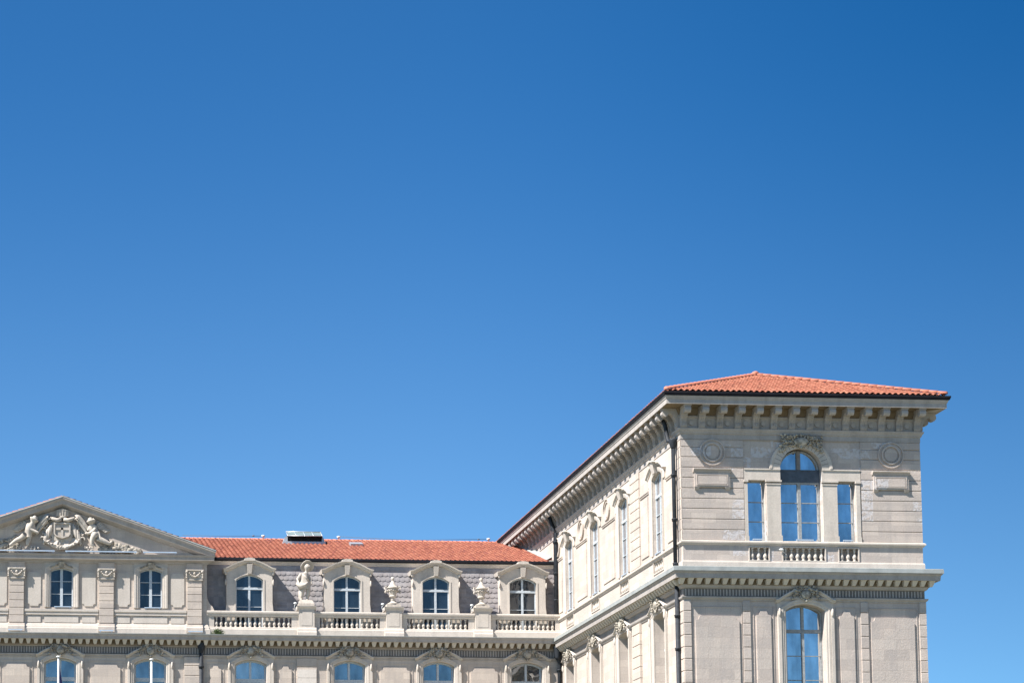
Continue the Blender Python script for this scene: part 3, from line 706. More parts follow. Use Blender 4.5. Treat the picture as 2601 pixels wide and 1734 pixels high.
def skin(name, joints, edges, mat, parent, rootj=0, sub_=2, base=None, fat=1.3):
    bm = bmesh.new(); lay = bm.verts.layers.skin.verify(); vs = []
    off = WOFF[parent.name] if base is None else Vector(base)
    for i, (x, y, z, rr_) in enumerate(joints):
        v = bm.verts.new((x-off.x, y-off.y, z-off.z)); v[lay].radius = (rr_*fat, rr_*fat); v[lay].use_root = (i == rootj); vs.append(v)
    for a, b in edges: bm.edges.new((vs[a], vs[b]))
    me = bpy.data.meshes.new(name); bm.to_mesh(me); bm.free(); me.materials.append(mat)
    o = bpy.data.objects.new(name, me); COL.objects.link(o); o.parent = parent; WOFF[o.name] = WOFF[parent.name].copy()
    s1 = o.modifiers.new("skin", 'SKIN'); s1.use_smooth_shade = True
    s2 = o.modifiers.new("sub", 'SUBSURF'); s2.levels = sub_; s2.render_levels = sub_
    return o
# coat of arms
YR = YA-.0
mb = MB()
sh = [(-.52, 27.72), (.52, 27.72), (.52, 27.0), (.40, 26.84), (.15, 26.76), (0, 26.72), (-.15, 26.76), (-.40, 26.84), (-.52, 27.0)]
mb.poly(FA, [(PX-.02+u, z) for u, z in sh], 0, .26)
mb.sweep(FA, [(PX-.02+u, z) for u, z in sh], [(0, .2), (.0, .34), (-.09, .34), (-.09, .2)], closed=True)
mb.box(FA, PX-.09, PX+.05, .26, .31, 26.76, 27.7); mb.box(FA, PX-.46, PX+.42, .26, .31, 27.26, 27.40)        # the cross on the shield
SHD = part("shield", mb, M_SCULP, PD)
mb = MB(); mb.poly(FA, [(PX-.62, 27.78), (PX+.58, 27.78), (PX+.66, 26.9), (PX+.46, 26.62), (PX, 26.56), (PX-.5, 26.62), (PX-.7, 26.9)], 0, .16)
mb.add([FA.P(PX-1.1+2.16*k/12, .22+.12*sin(k*1.9), 26.60-.42*sin(pi*k/12)) for k in range(13)]+[FA.P(PX-.95+1.86*k/12, .1, 26.85-.1*sin(pi*k/12)) for k in range(13)], [(k, k+1, 14+k, 13+k) for k in range(12)])
for s_ in (-1, 1):                                                             # mantle swags either side
    for k in range(5):
        mb.ell((PX+s_*(.72+.09*k), YR-.16-.02*(k % 2), 27.28-.13*k), (.11, .12, .46), Matrix.Rotation(s_*-.16, 3, 'Y'), seg=8, rings=6)
    mb.tube([(PX+s_*.08, YR-.3, 27.92), (PX+s_*.35, YR-.34, 27.86), (PX+s_*.6, YR-.3, 27.95), (PX+s_*.72, YR-.26, 28.02)], [.12, .13, .11, .07])
    for k in range(5): mb.ell((PX+s_*(.62+.09*k), YR-.3, 27.98+.05*sin(k*2.2)), (.06, .07, .06), seg=7, rings=4)
    hp = [(PX+s_*(1.42-.0*k+.28*cos(t_)), YR-.12, 27.55+.62*sin(t_)) for k, t_ in enumerate([i*pi/12-.4 for i in range(14)])]
    mb.tube([(PX+s_*(1.85-.95*sin(t_)), YR-.13, 27.0+1.05*sin(t_*1.25)) for t_ in [i*.13 for i in range(12)]], [.08+.018*i for i in range(12)])
    mb.tube([(PX+s_*(1.62-.75*sin(t_)), YR-.15, 26.95+.95*sin(t_*1.25)) for t_ in [i*.13 for i in range(12)]], [.06+.013*i for i in range(12)])
    mb.ell((PX+s_*.95, YR-.16, 28.06), (.13, .1, .12))
    mb.tube([(PX+s_*(1.25+.17*cos(t_)), YR-.2, 26.62+.2*sin(t_)) for t_ in [i*.5 for i in range(10)]], .055)
mb.tube([(PX-1.08+2.12*k/20, YR-.24, 26.56-.40*sin(pi*k/20)) for k in range(21)], [.06+.03*sin(k*2.1)**2+.05*sin(pi*k/20) for k in range(21)])
rq = random.Random(31)
for k in range(90):
    a = rq.uniform(0, 2*pi); q_ = rq.uniform(.75, 1.25); mb.ell((PX+q_*1.05*cos(a), YR-.08, 27.2+.85*q_*sin(a)*(.85 if sin(a) > 0 else .9)), (rq.uniform(.05, .13), .07, rq.uniform(.04, .10)), Matrix.Rotation(rq.uniform(-1.5, 1.5), 3, 'Y'), seg=7, rings=4)
part("mantle", mb, M_SCULP, PD)
mb = MB(); r = random.Random(4)
for k in range(26):
    t = k/25; mb.ell((PX-1.08+2.12*t+r.uniform(-.02, .02), YR-.3-r.uniform(0, .05), 26.56-.40*sin(pi*t)+r.uniform(-.07, .07)), (.075, .07, .065), seg=7, rings=4)
part("garland", mb, M_SCULP, PD); mb = MB()
for k in range(16): mb.ell((PX-.0+r.uniform(-.3, .3), YR-.3, 26.1+r.uniform(-.06, .06)), (.06, .06, .05), seg=7, rings=4)
part("flower_cluster", mb, M_SCULP, PD)
for xs in ((-1.85,), (-1.15, -.95), (2.3, 2.15, 2.42)):
    mb = MB()
    for xx, k in [(a_, k) for a_ in xs for k in range(5)]: mb.ell((xx+r.uniform(-.14, .14), YR-.2, 26.06+r.uniform(-.05, .16)), (.07, .07, .06), seg=7, rings=4)
    part("flower_cluster", mb, M_SCULP, PD)
mb = MB()                                                                      # mural crown
for k in range(7):
    a = (k-3)/3; x = PX+.36*sin(a*1.3); y = YR-.1-.2*cos(a*1.3)
    mb.taper(Fr('f', y), x, .045, .065, -.1, .05, .07, 28.12, 28.42+.08*cos(a*1.4)); mb.box(Fr('f', y), x-.08, x+.08, -.05, .08, 28.40+.08*cos(a*1.4), 28.47+.08*cos(a*1.4))
mb.lathe((PX, YR-.10, 0), [(.24, 28.0), (.28, 28.03), (.26, 28.08), (.28, 28.13), (.26, 28.14)], 14)
part("mural_crown", mb, M_SCULP, PD)
# winged putti
yq = YR-.24
HJ = [(-1.36, yq, 27.18, .13), (-1.32, yq-.03, 27.42, .15), (-1.26, yq-.05, 27.60, .12), (-1.18, yq-.06, 27.70, .075), (-1.10, yq-.09, 27.86, .19), (-1.04, yq-.1, 27.98, .19),
      (-1.40, yq-.1, 27.56, .08), (-1.34, yq-.18, 27.25, .065), (-1.05, yq-.2, 27.12, .055), (-.78, yq-.2, 27.0, .05),
      (-1.14, yq+.02, 27.5, .07), (-1.05, yq, 27.2, .06), (-1.52, yq-.04, 27.02, .13), (-1.88, yq-.08, 26.68, .105), (-2.2, yq-.06, 26.56, .08), (-2.52, yq-.02, 26.30, .06), (-2.62, yq, 26.24, .05),
      (-1.36, yq, 26.92, .12), (-1.46, yq, 26.52, .09), (-1.5, yq+.02, 26.25, .06)]
HE = [(0, 1), (1, 2), (2, 3), (3, 4), (4, 5), (2, 6), (6, 7), (7, 8), (8, 9), (2, 10), (10, 11), (0, 12), (12, 13), (13, 14), (14, 15), (15, 16), (0, 17), (17, 18), (18, 19)]
skin("cherub", HJ, HE, M_SCULP, PD, fat=1.75)
HJ = [(2.62, yq, 27.05, .14), (2.56, yq-.04, 27.28, .15), (2.55, yq-.06, 27.50, .13), (2.52, yq-.07, 27.62, .075), (2.46, yq-.1, 27.80, .19), (2.44, yq-.1, 27.93, .19),
      (2.72, yq-.1, 27.46, .08), (2.66, yq-.2, 27.22, .065), (2.36, yq-.22, 27.02, .055), (2.05, yq-.2, 27.02, .05),
      (2.38, yq+.02, 27.45, .07), (2.26, yq, 27.2, .055), (2.74, yq-.1, 26.92, .14), (2.62, yq-.3, 26.95, .12), (2.50, yq-.2, 26.62, .09), (2.52, yq-.16, 26.30, .07), (2.68, yq-.2, 26.24, .05),
      (2.92, yq-.06, 26.72, .13), (3.3, yq-.1, 26.56, .09), (3.66, yq-.08, 26.42, .07), (3.80, yq-.1, 26.62, .045)]
HE = [(0, 1), (1, 2), (2, 3), (3, 4), (4, 5), (2, 6), (6, 7), (7, 8), (8, 9), (2, 10), (10, 11), (0, 12), (12, 13), (13, 14), (14, 15), (15, 16), (0, 17), (17, 18), (18, 19), (19, 20)]
skin("cherub", HJ, HE, M_SCULP, PD, fat=1.75)
r = random.Random(8)                                                          # wings, heads and curls of hair of each figure
for x0, s_, z0, xx, zz, dx in ((-1.45, -1, 27.5, -1.09, 27.96, .03), (2.72, 1, 27.5, 2.46, 27.89, -.05)):
    mb = MB()
    for k in range(7): mb.ell((x0+s_*(.14+.1*k), YR-.07, z0+.16-.07*k), (.1, .05, .30-.015*k), Matrix.Rotation(s_*(.9+.05*k), 3, 'Y'), seg=8, rings=6)
    part("wing", mb, M_SCULP, PD)
    mb = MB(); mb.ell((xx+dx, yq-.10, zz-.02), (.17, .18, .20), seg=12, rings=8); mb.ell((xx+dx*2.5, yq-.2, zz-.13), (.09, .08, .07), seg=8, rings=6)
    for k in range(18): a = r.uniform(-.3, pi+.3); mb.ell((xx+.16*cos(a), yq-.06+r.uniform(-.08, .08), zz+.13*sin(a)), (.055, .055, .05), seg=7, rings=4)
    part("head", mb, M_SCULP, PD)
mb = MB(); r = random.Random(11)                                              # rocks, waves and foliage in the corners
for k in range(60):
    x = r.uniform(3.0, 5.6); h = .9*(1-(x-3.0)/3.2); mb.ell((x, YR-.03, 25.9+r.random()*h), (r.uniform(.08, .22), .07, r.uniform(.06, .16)), Matrix.Rotation(r.uniform(-1, 1), 3, 'Y'), seg=8, rings=5)
part("relief_foliage", mb, M_CARVE, PD); mb = MB()
for k in range(60):
    x = r.uniform(-4.4, -1.9); h = 1.1*(1-(-1.9-x)/3.2); mb.ell((x, YR-.03, 25.9+r.random()*h), (r.uniform(.08, .22), .07, r.uniform(.06, .16)), Matrix.Rotation(r.uniform(-1, 1), 3, 'Y'), seg=8, rings=5)
part("relief_foliage", mb, M_CARVE, PD)
for x in (1.8, 4.5, -.65, -3.2):
    mb = MB(); mb.ell((x, YR-.15, 25.93), (.5, .15, .07)); part("relief_rock", mb, M_CARVE, PD)

# ---- roofs ----------------------------------------------------------
def tiled(mb, O, U, V, width, top, pitch=.30, course=.40, bot=lambda u: 0.0, amp=.095, seg=6):
    """barrel-tiled slope: O eave corner, U along the eave, V up the slope; top(u)/bot(u) = slope lengths"""
    N = U.cross(V).normalized(); n = int(width/pitch)
    if N.z < 0: N = -N
    for c in range(n):
        u0 = c*pitch; t1 = top(u0+pitch/2); t0 = bot(u0+pitch/2)
        if t1-t0 < .08: continue
        rows = max(1, int(math.ceil((t1-t0)/course)))
        jit = random.uniform(-.015, .015)
        for r_i in range(rows):
            a = t0+r_i*course; b = min(t1, a+course+.03)
            jj = random.uniform(-.008, .008); vs = []
            for t, lift in ((a+jit, .045+jj), (b+jit, .0)):
                for k in range(seg+1):
                    q = k/seg; h = amp*(.5-.5*cos(2*pi*q))**.8
                    p = O+U*(u0+pitch*q)+V*t+N*(h+lift); vs.append(tuple(p))
            fs = [(k, k+1, seg+2+k, seg+1+k) for k in range(seg)]
            nb = len(vs)                                                       # thickness at the lower lip
            for k in range(seg+1):
                p = Vector(vs[k])-N*.035; vs.append(tuple(p))
            fs += [(k, nb+k, nb+k+1, k+1) for k in range(seg)]
            mb.add(vs, fs, True)
def ridge_caps(mb, A, B, r0=.10, step=.42):
    A = Vector(A); B = Vector(B); d = (B-A); n = int(d.length/step); d = d/n
    x = d.normalized().cross(Vector((0, 0, 1))).normalized(); y = x.cross(d.normalized())
    for k in range(n):
        p = A+d*k; q = A+d*(k+1.08); vs = []
        for pt, rr_ in ((p, r0*1.18), (q, r0*.95)):
            for j in range(8):
                a = pi*j/7; vs.append(tuple(pt+rr_*(cos(a)*x+sin(a)*y)))
        mb.add(vs, [(j, j+1, 9+j, 8+j) for j in range(7)]+[tuple(range(8))], True)
# main range roof
mb = MB(); sr = .312; V = Vector((0, 1, sr)).normalized(); YE = 25.86; YR2 = 37.0
Lr = (YR2-YE)*sqrt(1+sr*sr)
tiled(mb, Vector((9.0, YE, 25.87)), Vector((1, 0, 0)), V, 23.2, lambda u: Lr)
tiled(mb, Vector((-30.0, YE, 25.87)), Vector((1, 0, 0)), V, 21.3, lambda u: Lr, course=1.2)
mb.add([(-30, YE, 25.85), (XL, YE, 25.85), (XL, YR2, 25.85+sr*(YR2-YE)), (-30, YR2, 25.85+sr*(YR2-YE)), (XL, 2*YR2-YE, 25.85), (-30, 2*YR2-YE, 25.85)], [(0, 1, 2, 3), (3, 2, 4, 5)])
RF = part("roof", mb, M_TILE, label="low red tiled roof of the main range"); ZR = 25.9+sr*(YR2-YE)
mb = MB(); ridge_caps(mb, (-30, YR2, ZR+.0), (XL, YR2, ZR+.0)); part("ridge_tiles", mb, M_RIDGE, RF)
mb = MB(); mb.prof(Fr('f', YE), [(0, 25.72), (.10, 25.74), (.14, 25.80), (.14, 25.92), (.12, 25.93), (.10, 25.84), (0, 25.82)], -30, XL-.02, closed=True); part("gutter", mb, M_GUT, RF)
mb = MB(); mb.prof(Fr('f', 25.98), [(.12, 25.72), (.12, 25.68), (.06, 25.64), (.04, 25.54), (0, 25.50), (-.3, 25.48), (-.3, 25.72)], -30, XL-.05, closed=True); part("eaves_board", mb, M_TRIM, RF)
mb = MB()                                                                      # lead flashing along the wing wall
V3 = [(XL-.42, YE+.6, 25.95+sr*.6), (XL-.0, YE+.6, 26.18+sr*.6), (XL, 35.5, 26.18+sr*(35.5-YE)), (XL-.42, 35.5, 25.95+sr*(35.5-YE))]
mb.add(V3, [(0, 1, 2, 3)]); mb.box(Fr('s', XL), YE-.1, YE+.9, .0, .35, 25.9, 26.02); part("flashing", mb, M_LEAD, RF)
# skylight and roof hatch
mb = MB(); FK = Fr('f', 34.5); zk = 25.87+sr*(34.5-YE)
mb.poly(Fr('f', 34.45), [(15.62, zk-.1), (18.6, zk-.1), (18.55, zk+.22), (15.66, zk+.22)], 0, -1.5)
mb.poly(Fr('f', 34.6), [(15.72, zk+.15), (16.0, zk+.15), (15.98, zk+.62), (15.78, zk+.5)], 0, -1.2); mb.poly(Fr('f', 34.6), [(18.3, zk+.15), (18.52, zk+.15), (18.46, zk+.45), (18.36, zk+.62)], 0, -1.2)
SK = part("skylight", mb, M_ZINC, RF)
mb = MB(); mb.box(Fr('f', 34.75), 15.98, 18.36, 0, -.3, zk+.15, zk+.74); part("opening", mb, M_DARK, RF)
mb = MB()
for k in range(4):
    a = 16.0+k*.59; b = a+.55
    mb.add([(a, 34.30, zk+.56), (b, 34.30, zk+.56), (b, 35.2, zk+1.02), (a, 35.2, zk+1.02)], [(0, 1, 2, 3)])
part("skylight_glass", mb, glass("glass_skylight", .35, dark=(.20, .25, .24), tint=(.8, .86, .85)), RF)
mb = MB()
for k in range(5):
    a = 15.95+k*.59; mb.tube([(a, 34.27, zk+.57), (a, 35.2, zk+1.04)], .025, 6)
mb.tube([(15.95, 34.27, zk+.56), (18.32, 34.27, zk+.56)], .03, 6); mb.tube([(15.95, 35.2, zk+1.04), (18.32, 35.2, zk+1.04)], .03, 6)
part("skylight_bars", mb, M_ZINC, RF)
mb = MB(); N_ = Vector((0, -sr, 1)).normalized()
def onroof(x, y, h): return Vector((x, y, 25.87+sr*(y-YE)))+N_*h
for (h0, h1, e, m_) in ((0, .22, 0, M_ZINC),):
    vs = [tuple(onroof(x, y, h)) for h in (h0, h1) for x, y in ((20.15, 33.6), (21.0, 33.6), (21.0, 34.5), (20.15, 34.5))]
    mb.add(vs, [(0, 1, 2, 3), (4, 5, 6, 7), (0, 1, 5, 4), (1, 2, 6, 5), (2, 3, 7, 6), (3, 0, 4, 7)])
part("roof_hatch", mb, M_ZINC, RF)
for x in (14.58, 19.82, 30.3):
    mb = MB(); mb.lathe((x, YR2, ZR), [(.05, 0), (.05, .2), (.12, .21), (.13, .30), (.10, .33), (0.01, .34)], 10); part("vent", mb, M_WHITE, RF)
mb = MB()
for pts in ([(9.0, YR2, ZR+.24), (11.5, YR2, ZR+.22), (14.5, YR2, ZR+.27)], [(19.9, YR2, ZR+.3), (25, YR2, ZR+.12), (30.2, YR2, ZR+.27)]): mb.tube(pts, .014, 5)
mb.ell((13.9, YR2, ZR+.27), (.1, .05, .05)); mb.ell((29.6, YR2, ZR+.24), (.1, .05, .05))
part("safety_cable", mb, M_CABLE, RF)

# pediment roof running back
mb = MB(); V = Vector((-1, 0, sl)).normalized()
for s_ in (-1, 1):
    O = Vector((PX+s_*9.5, 24.2, apz-sl*9.5+.02)); Vv = Vector((-s_, 0, sl)).normalized()
    tiled(mb, O if s_ > 0 else O, Vector((0, 1, 0)), Vv, 12.0, lambda u: 9.5*sqrt(1+sl*sl))
    mb.add([(PX+s_*9.6, 24.2, apz-sl*9.6), (PX, 24.2, apz), (PX, 37, apz), (PX+s_*9.6, 37, apz-sl*9.6)], [(0, 1, 2, 3)])
part("roof", mb, M_TILE, label="roof behind the pediment")

# wing roof, hipped towards the camera
OV = 1.02; zE = 29.60; xa, xb = XL-OV, XR+OV; hwid = (xb-xa)/2; ys = -OV; APY = ys+hwid; APZ = 32.56; ws = (APZ-zE)/hwid
q = sqrt(1+ws*ws)
mb = MB()
tiled(mb, Vector((xa, ys, zE-.06)), Vector((1, 0, 0)), Vector((0, 1, ws)).normalized(), 2*hwid, lambda u: max(0, (hwid-abs(u-hwid))*q), course=.38, pitch=.3005)
tiled(mb, Vector((xa, ys, zE-.06)), Vector((0, 1, 0)), Vector((1, 0, ws)).normalized(), 47, lambda u: min(hwid, max(0, u))*q, course=.38, pitch=.3)
tiled(mb, Vector((xb, ys, zE-.06)), Vector((0, 1, 0)), Vector((-1, 0, ws)).normalized(), 47, lambda u: min(hwid, max(0, u))*q, course=.76, pitch=.3)
mb.add([(xa, ys, zE-.08), (xb, ys, zE-.08), ((xa+xb)/2, APY, APZ-.1), (xa, YB, zE-.08), (xb, YB, zE-.08), ((xa+xb)/2, YB, APZ-.1)], [(0, 1, 2), (0, 2, 5, 3), (1, 4, 5, 2)])
WR = part("roof", mb, M_TILEW, label="hipped red tiled roof of the corner wing")
mb = MB(); hx = (xa+xb)/2
ridge_caps(mb, (xa-.02, ys-.02, zE+.04), (hx, APY, APZ+.03), .11, .45); ridge_caps(mb, (xb+.02, ys-.02, zE+.04), (hx, APY, APZ+.03), .11, .45); ridge_caps(mb, (hx, YB, APZ+.04), (hx, APY, APZ+.04), .12)
mb.ell((hx, APY, APZ+.1), (.2, .2, .13)); part("ridge_tiles", mb, M_RIDGE, WR)
mb = MB(); gp_ = [(.95, 29.31), (1.15, 29.31), (1.17, 29.36), (1.20, 29.46), (1.20, 29.50), (1.17, 29.50), (1.2, 29.42), (1.0, 29.42)]
mb.prof(FW, gp_, XL, XR, 1, 1, closed=True); mb.prof(SW, gp_, 0, YB, 1, 0, closed=True); mb.prof(EW, gp_, 0, YB, 1, 0, closed=True)
mb.box(FW, XL-.95, XR+.95, .85, .95, 29.4, 29.54)
part("gutter", mb, M_GUT, WR)

# mansard slope with scale tiles --------------------------------------
mb = MB(); zb, zt_, yb_, yt = 20.8, 25.55, 25.72, 26.0
def my(z): return yb_+(z-zb)/(zt_-zb)*(yt-yb_)
nrm = Vector((0, -(zt_-zb), (yt-yb_))).normalized()
mb.add([(9.6, my(20.7), 20.7), (XL, my(20.7), 20.7), (XL, my(zt_), zt_), (9.6, my(zt_), zt_)], [(0, 1, 2, 3)])
mb.add([(-30, my(20.7), 20.7), (-8.4, my(20.7), 20.7), (-8.4, my(zt_), zt_), (-30, my(zt_), zt_)], [(0, 1, 2, 3)])
row = 0; z = 20.9
while z < 25.5:
    u = 9.55-(.155 if row % 2 else 0); zt2 = min(z+.42, 25.52)
    while u < XL:
        lift = .034+random.uniform(0, .008); vs = []; hwj = .156+random.uniform(-.004, .004)
        dz = random.uniform(-.012, .012)
        ring = [(-hwj, .13)]+[(-hwj*cos(a), .11-.11*sin(a)) for a in [pi*i/8 for i in range(9)]]+[(hwj, .13)]
        for du, dv in ring:
            zz = z+dv+dz; p = Vector((min(u+.155+du, XL), my(zz), zz))+nrm*lift; vs.append(tuple(p))
        n0 = len(vs)
        for du in (hwj, -hwj): p = Vector((min(u+.155+du, XL), my(zt2), zt2))+nrm*.005; vs.append(tuple(p))
        fs = [tuple(range(n0+2))]
        nb = len(vs)
        for k in range(n0): vs.append(tuple(Vector(vs[k])-nrm*.036))
        fs += [(k, k+1, nb+k+1, nb+k) for k in range(n0-1)]
        mb.add(vs, fs); u += .31
    z += .33; row += 1
part("mansard_roof", mb, M_SLATE, label="steep grey mansard slope of rounded scale tiles")

# ---- dormers --------------------------------------------------------
YD = 25.18; FD = Fr('f', YD)
def dormer(c, gmat, lab):
    mb = MB(); hw = .86; zs, rise = 24.40, .33
    def outer(z): return 1.46+(.05*max(0, (23.0-z))/1.5)**1 if z < 23 else 1.46
    # front slab
    o_ = [(1.54, 20.8), (1.50, 22.5), (1.45, 22.9), (1.45, 24.78), (1.50, 24.95)]
    top_ = arc(-1.40, 1.40, 25.05, .38, 12)
    inner = arc(-hw, hw, zs, rise, 12)
    for s_ in (-1, 1):                                                         # jambs
        pts = [(s_*u, z) for u, z in o_]; 
        p = [(s_*hw, 20.8)]+pts+[(s_*hw, 24.95)]
        mb.poly(L, p, 0, -.3)
    seg_o = [(-1.40+2.8*k/12, 25.0) for k in range(13)]
    for k in range(12):
        a, b = inner[k], inner[k+1]; t0, t1 = (a[0], 25.3), (b[0], 25.3)
        mb.poly(L, [a, b, (b[0], 25.35), (a[0], 25.35)], 0, -.3)
    for s_ in (-1, 1): mb.poly(L, [(s_*hw, 24.952), (s_*1.45, 24.952), (s_*1.38, 25.08), (s_*hw, 25.33)], 0, -.3)
    # cheeks going back into the slope
    for s_ in (-1, 1):
        vs = [(s_*1.44, .3, 20.8), (s_*1.44, .3, 25.1), (s_*1.44, 1.2, 25.1), (s_*1.44, 1.2, 20.8)]
        mb.add([(x, y-.02, z) for x, y, z in vs], [(0, 1, 2, 3)])
        mb.ell((s_*1.50, -.02, 24.82), (.08, .1, .14)); mb.ell((s_*1.5, -.02, 24.25), (.05, .08, .2))
    # hood
    hd = [(-1.66, 25.08), (-1.42, 25.14), (-1.1, 25.31), (-.75, 25.48), (-.38, 25.60), (0, 25.64), (.38, 25.60), (.75, 25.48), (1.1, 25.31), (1.42, 25.14), (1.66, 25.08)]
    mb.sweep(L, hd, [(.02, -1.1), (.02, .26), (-.05, .25), (-.09, .19), (-.17, .15), (-.22, .05), (-.24, 0), (-.24, -.35), (-.1, -1.1)])
    mb.poly(L, [(-.36, 25.58), (.36, 25.58), (.32, 25.72), (.12, 25.77), (-.12, 25.77), (-.32, 25.72)], .27, -.4)
    mb.sweep(L, [(-u, z) for u, z in [(hw, 21), (hw, zs)]+inner[::-1][1:-1]+[(-hw, zs), (-hw, 21)]], [(0, -.02), (0, .03), (.10, .03), (.10, -.02)])
    if not hasattr(dormer, 'me'):
        dormer.me = mesh_of("dormer", mb, M_TRIM)
        kb = MB(); kb.taper(L, 0, .12, .17, 0, .14, .22, 24.78, 25.38); dormer.key = mesh_of("keystone", kb, M_TRIM)
        dormer.fr, g_1 = window_mesh(.86, 24.40, .33, 21.2, trans=((23.88, .15),), bars=(22.72,), mull=.13, fr=.07); dormer.gl = g_1
    o = place("dormer", dormer.me, PAL, (c, YD, 0)); sub("keystone", dormer.key, o)
    w_ = place("window", dormer.fr, PAL, (c, YD+.2, 0)); sub("pane", mesh_of("pane", dormer.gl, gmat), w_)
    if lab: w_['label'] = lab
for i, c in enumerate((12.44, 18.62, 24.27, 29.83, -11.14, -17.32, -22.97, -28.53)):
    dormer(c, M_GLD, None)

# ---- balustrade -----------------------------------------------------
YBL = 24.75; bal = [(.075, 0), (.095, .0), (.095, .05), (.06, .06), (.05, .08), (.085, .15), (.105, .21), (.095, .27), (.06, .35), (.042, .43), (.045, .50), (.07, .52), (.07, .55), (.055, .56), (.06, .60), (.09, .61), (.09, .66), (.07, .66)]
mb = MB(); mb.lathe((0, 0, 0), [(r_, z*.98) for r_, z in bal], 12); BAL = mesh_of("baluster", mb, M_SCULP)
FB = Fr('f', YBL); SEC = [(9.72, 15.47, 10.33, 14.88, 16, 10.18, 15.05), (16.45, 20.98, 16.98, 20.45, 12, 16.83, 20.62), (21.97, 26.61, 22.50, 26.06, 13, 22.35, 26.24), (27.63, XL, 28.13, 31.61, 13, 27.98, 31.78)]
for a, b, c, d, n, e0, e1 in SEC:
    mb = MB()
    mb.prof(FB, [(-.28, 20.66), (.12, 20.66), (.12, 21.18), (.08, 21.22), (.07, 21.30), (.02, 21.33), (-.2, 21.33)], a, b, closed=True)
    mb.prof(FB, [(-.26, 21.99), (.02, 21.99), (.04, 22.04), (.07, 22.08), (.07, 22.14), (.13, 22.18), (.14, 22.22), (.14, 22.30), (.10, 22.34), (-.25, 22.36)], a, b, closed=True)
    mb.box(FB, a, e0, -.24, .0, 21.33, 21.99); mb.box(FB, e1, b, -.24, .0, 21.33, 21.99)
    o = part("balustrade", mb, M_TRIM)
    for k in range(n): place("baluster", BAL, o, (c+(d-c)*k/(n-1), YBL+.11, 21.33))
mb = MB()
mb2 = MB(); mb2.lathe((0, 0, 0), [(r_, z) for r_, z in bal], 12); BALW = mesh_of("baluster", mb2, M_SCULP)
for (a, b), n in (((35.50, 36.50), 3), ((37.24, 39.42), 7), ((40.16, 41.16), 3)):
    mb = MB(); fillet(mb, FW, [(a, 21.12), (b, 21.12), (b, 21.78), (a, 21.78)], -.02, .045, -.05)
    o = part("balustrade", mb, M_TRIM)
    for k in range(n): place("baluster", BALW, o, (a+(b-a)*(k+.5)/n, .09, 21.12))
for y in SWY:
    mb = MB(); fillet(mb, SW, [(y-.84, 21.24), (y+.84, 21.24), (y+.84, 21.86), (y-.84, 21.86)], 0, .04, -.05)
    o = part("balustrade", mb, M_TRIM)
    for k in range(5): place("baluster", BALW, o, (XL+.1, y-.84+1.68*(k+.5)/5, 21.22))
for i, c in enumerate((15.97, 21.48, 27.12)):
    mb = MB(); mb.box(FB, c-.49, c+.49, -.55, .22, 21.3, 22.5)
    mb.prof(FB, [(-.6, 20.66), (.36, 20.66), (.36, 21.0), (.32, 21.08), (.30, 21.2), (.24, 21.32), (-.5, 21.34)], c-.6, c+.6, closed=True)
    mb.prof(FB, [(-.6, 22.46), (.22, 22.46), (.26, 22.54), (.34, 22.60), (.36, 22.68), (-.6, 22.70)], c-.60, c+.60, closed=True)
    mb.box(FB, c-.34, c+.34, .22, .235, 21.45, 22.36)
    o = part("pedestal", mb, M_TRIM)
    # spotlight on its bracket
    fb = MB(); fx = c-.74; fb.ell((fx, YBL-.36, 22.82), (.11, .08, .07)); fb.tube([(fx+.02, YBL-.36, 22.78), (fx-.06, YBL-.36, 22.62), (fx-.02, YBL-.3, 22.45), (fx+.2, YBL-.25, 22.42)], .018, 6)
    lk_ = part("floodlight", fb, M_WHITE, o)

# ---- drain pipes ----------------------------------------------------
def pipe(pts, r0, name="drainpipe", joints=(), hopper=None):
    mb = MB(); mb.tube(pts, r0, 10)
    for z in joints: mb.lathe((pts[-1][0], pts[-1][1], z), [(r0, -.1), (r0*1.3, -.09), (r0*1.3, -.02), (r0*1.45, 0), (r0*1.45, .05), (r0, .06)], 10)
    o = part(name, mb, M_PIPE)
    if hopper:
        x, y, z, h = hopper; hb = MB(); hb.lathe((x, y, z), [(r0, -h), (r0*1.25, -h*.8), (r0*1.9, -h*.35), (r0*2.1, 0), (r0*2.1, .06), (r0*1.6, .06)], 10); part("hopper", hb, M_PIPE, o)
    return o
px_ = XL-.2
pipe([(XL-.55, 1.25, 28.75), (XL-.42, 1.2, 28.3), (XL-.35, 1.15, 27.85), (XL-.36, .95, 27.45), (px_, .66, 27.38), (px_, .66, 27.0), (px_, .66, 20.66)], .105, joints=(25.6, 23.3, 21.0), hopper=(px_, .66, 27.42, .45))
pipe([(px_, .52, 19.9), (px_, .52, 0)], .115, joints=(18.3, 16.6))
pipe([(XL-.5, 25.15, 28.8), (XL-.35, 25.05, 28.2), (XL-.22, 24.98, 27.8), (XL-.16, 24.92, 27.6), (XL-.16, 24.92, 20.7)], .125, joints=(27.0, 25.0, 23.3))
pipe([(9.31, YM-.17, 20.05), (9.31, YM-.17, 0)], .12, joints=(18.7, 17.2), hopper=(9.31, YM-.17, 20.12, .55))
pipe([(XL-.55, YM-.42, 20.15), (XL-.5, YM-.35, 19.6), (XL-.28, YM-.22, 19.2), (XL-.28, YM-.22, 0)], .13, joints=(18.7,), hopper=(XL-.42, YM-.4, 20.1, .75))
pipe([(XR+.2, 5.0, 27.4), (XR+.2, 5.0, 0)], .1, hopper=(XR+.2, 5.0, 27.4, .4))
mb = MB(); mb.tube([(XL-.06, .30, 26.9), (XL-.06, .30, 12)], .018, 5); part("lightning_conductor", mb, M_CABLE)

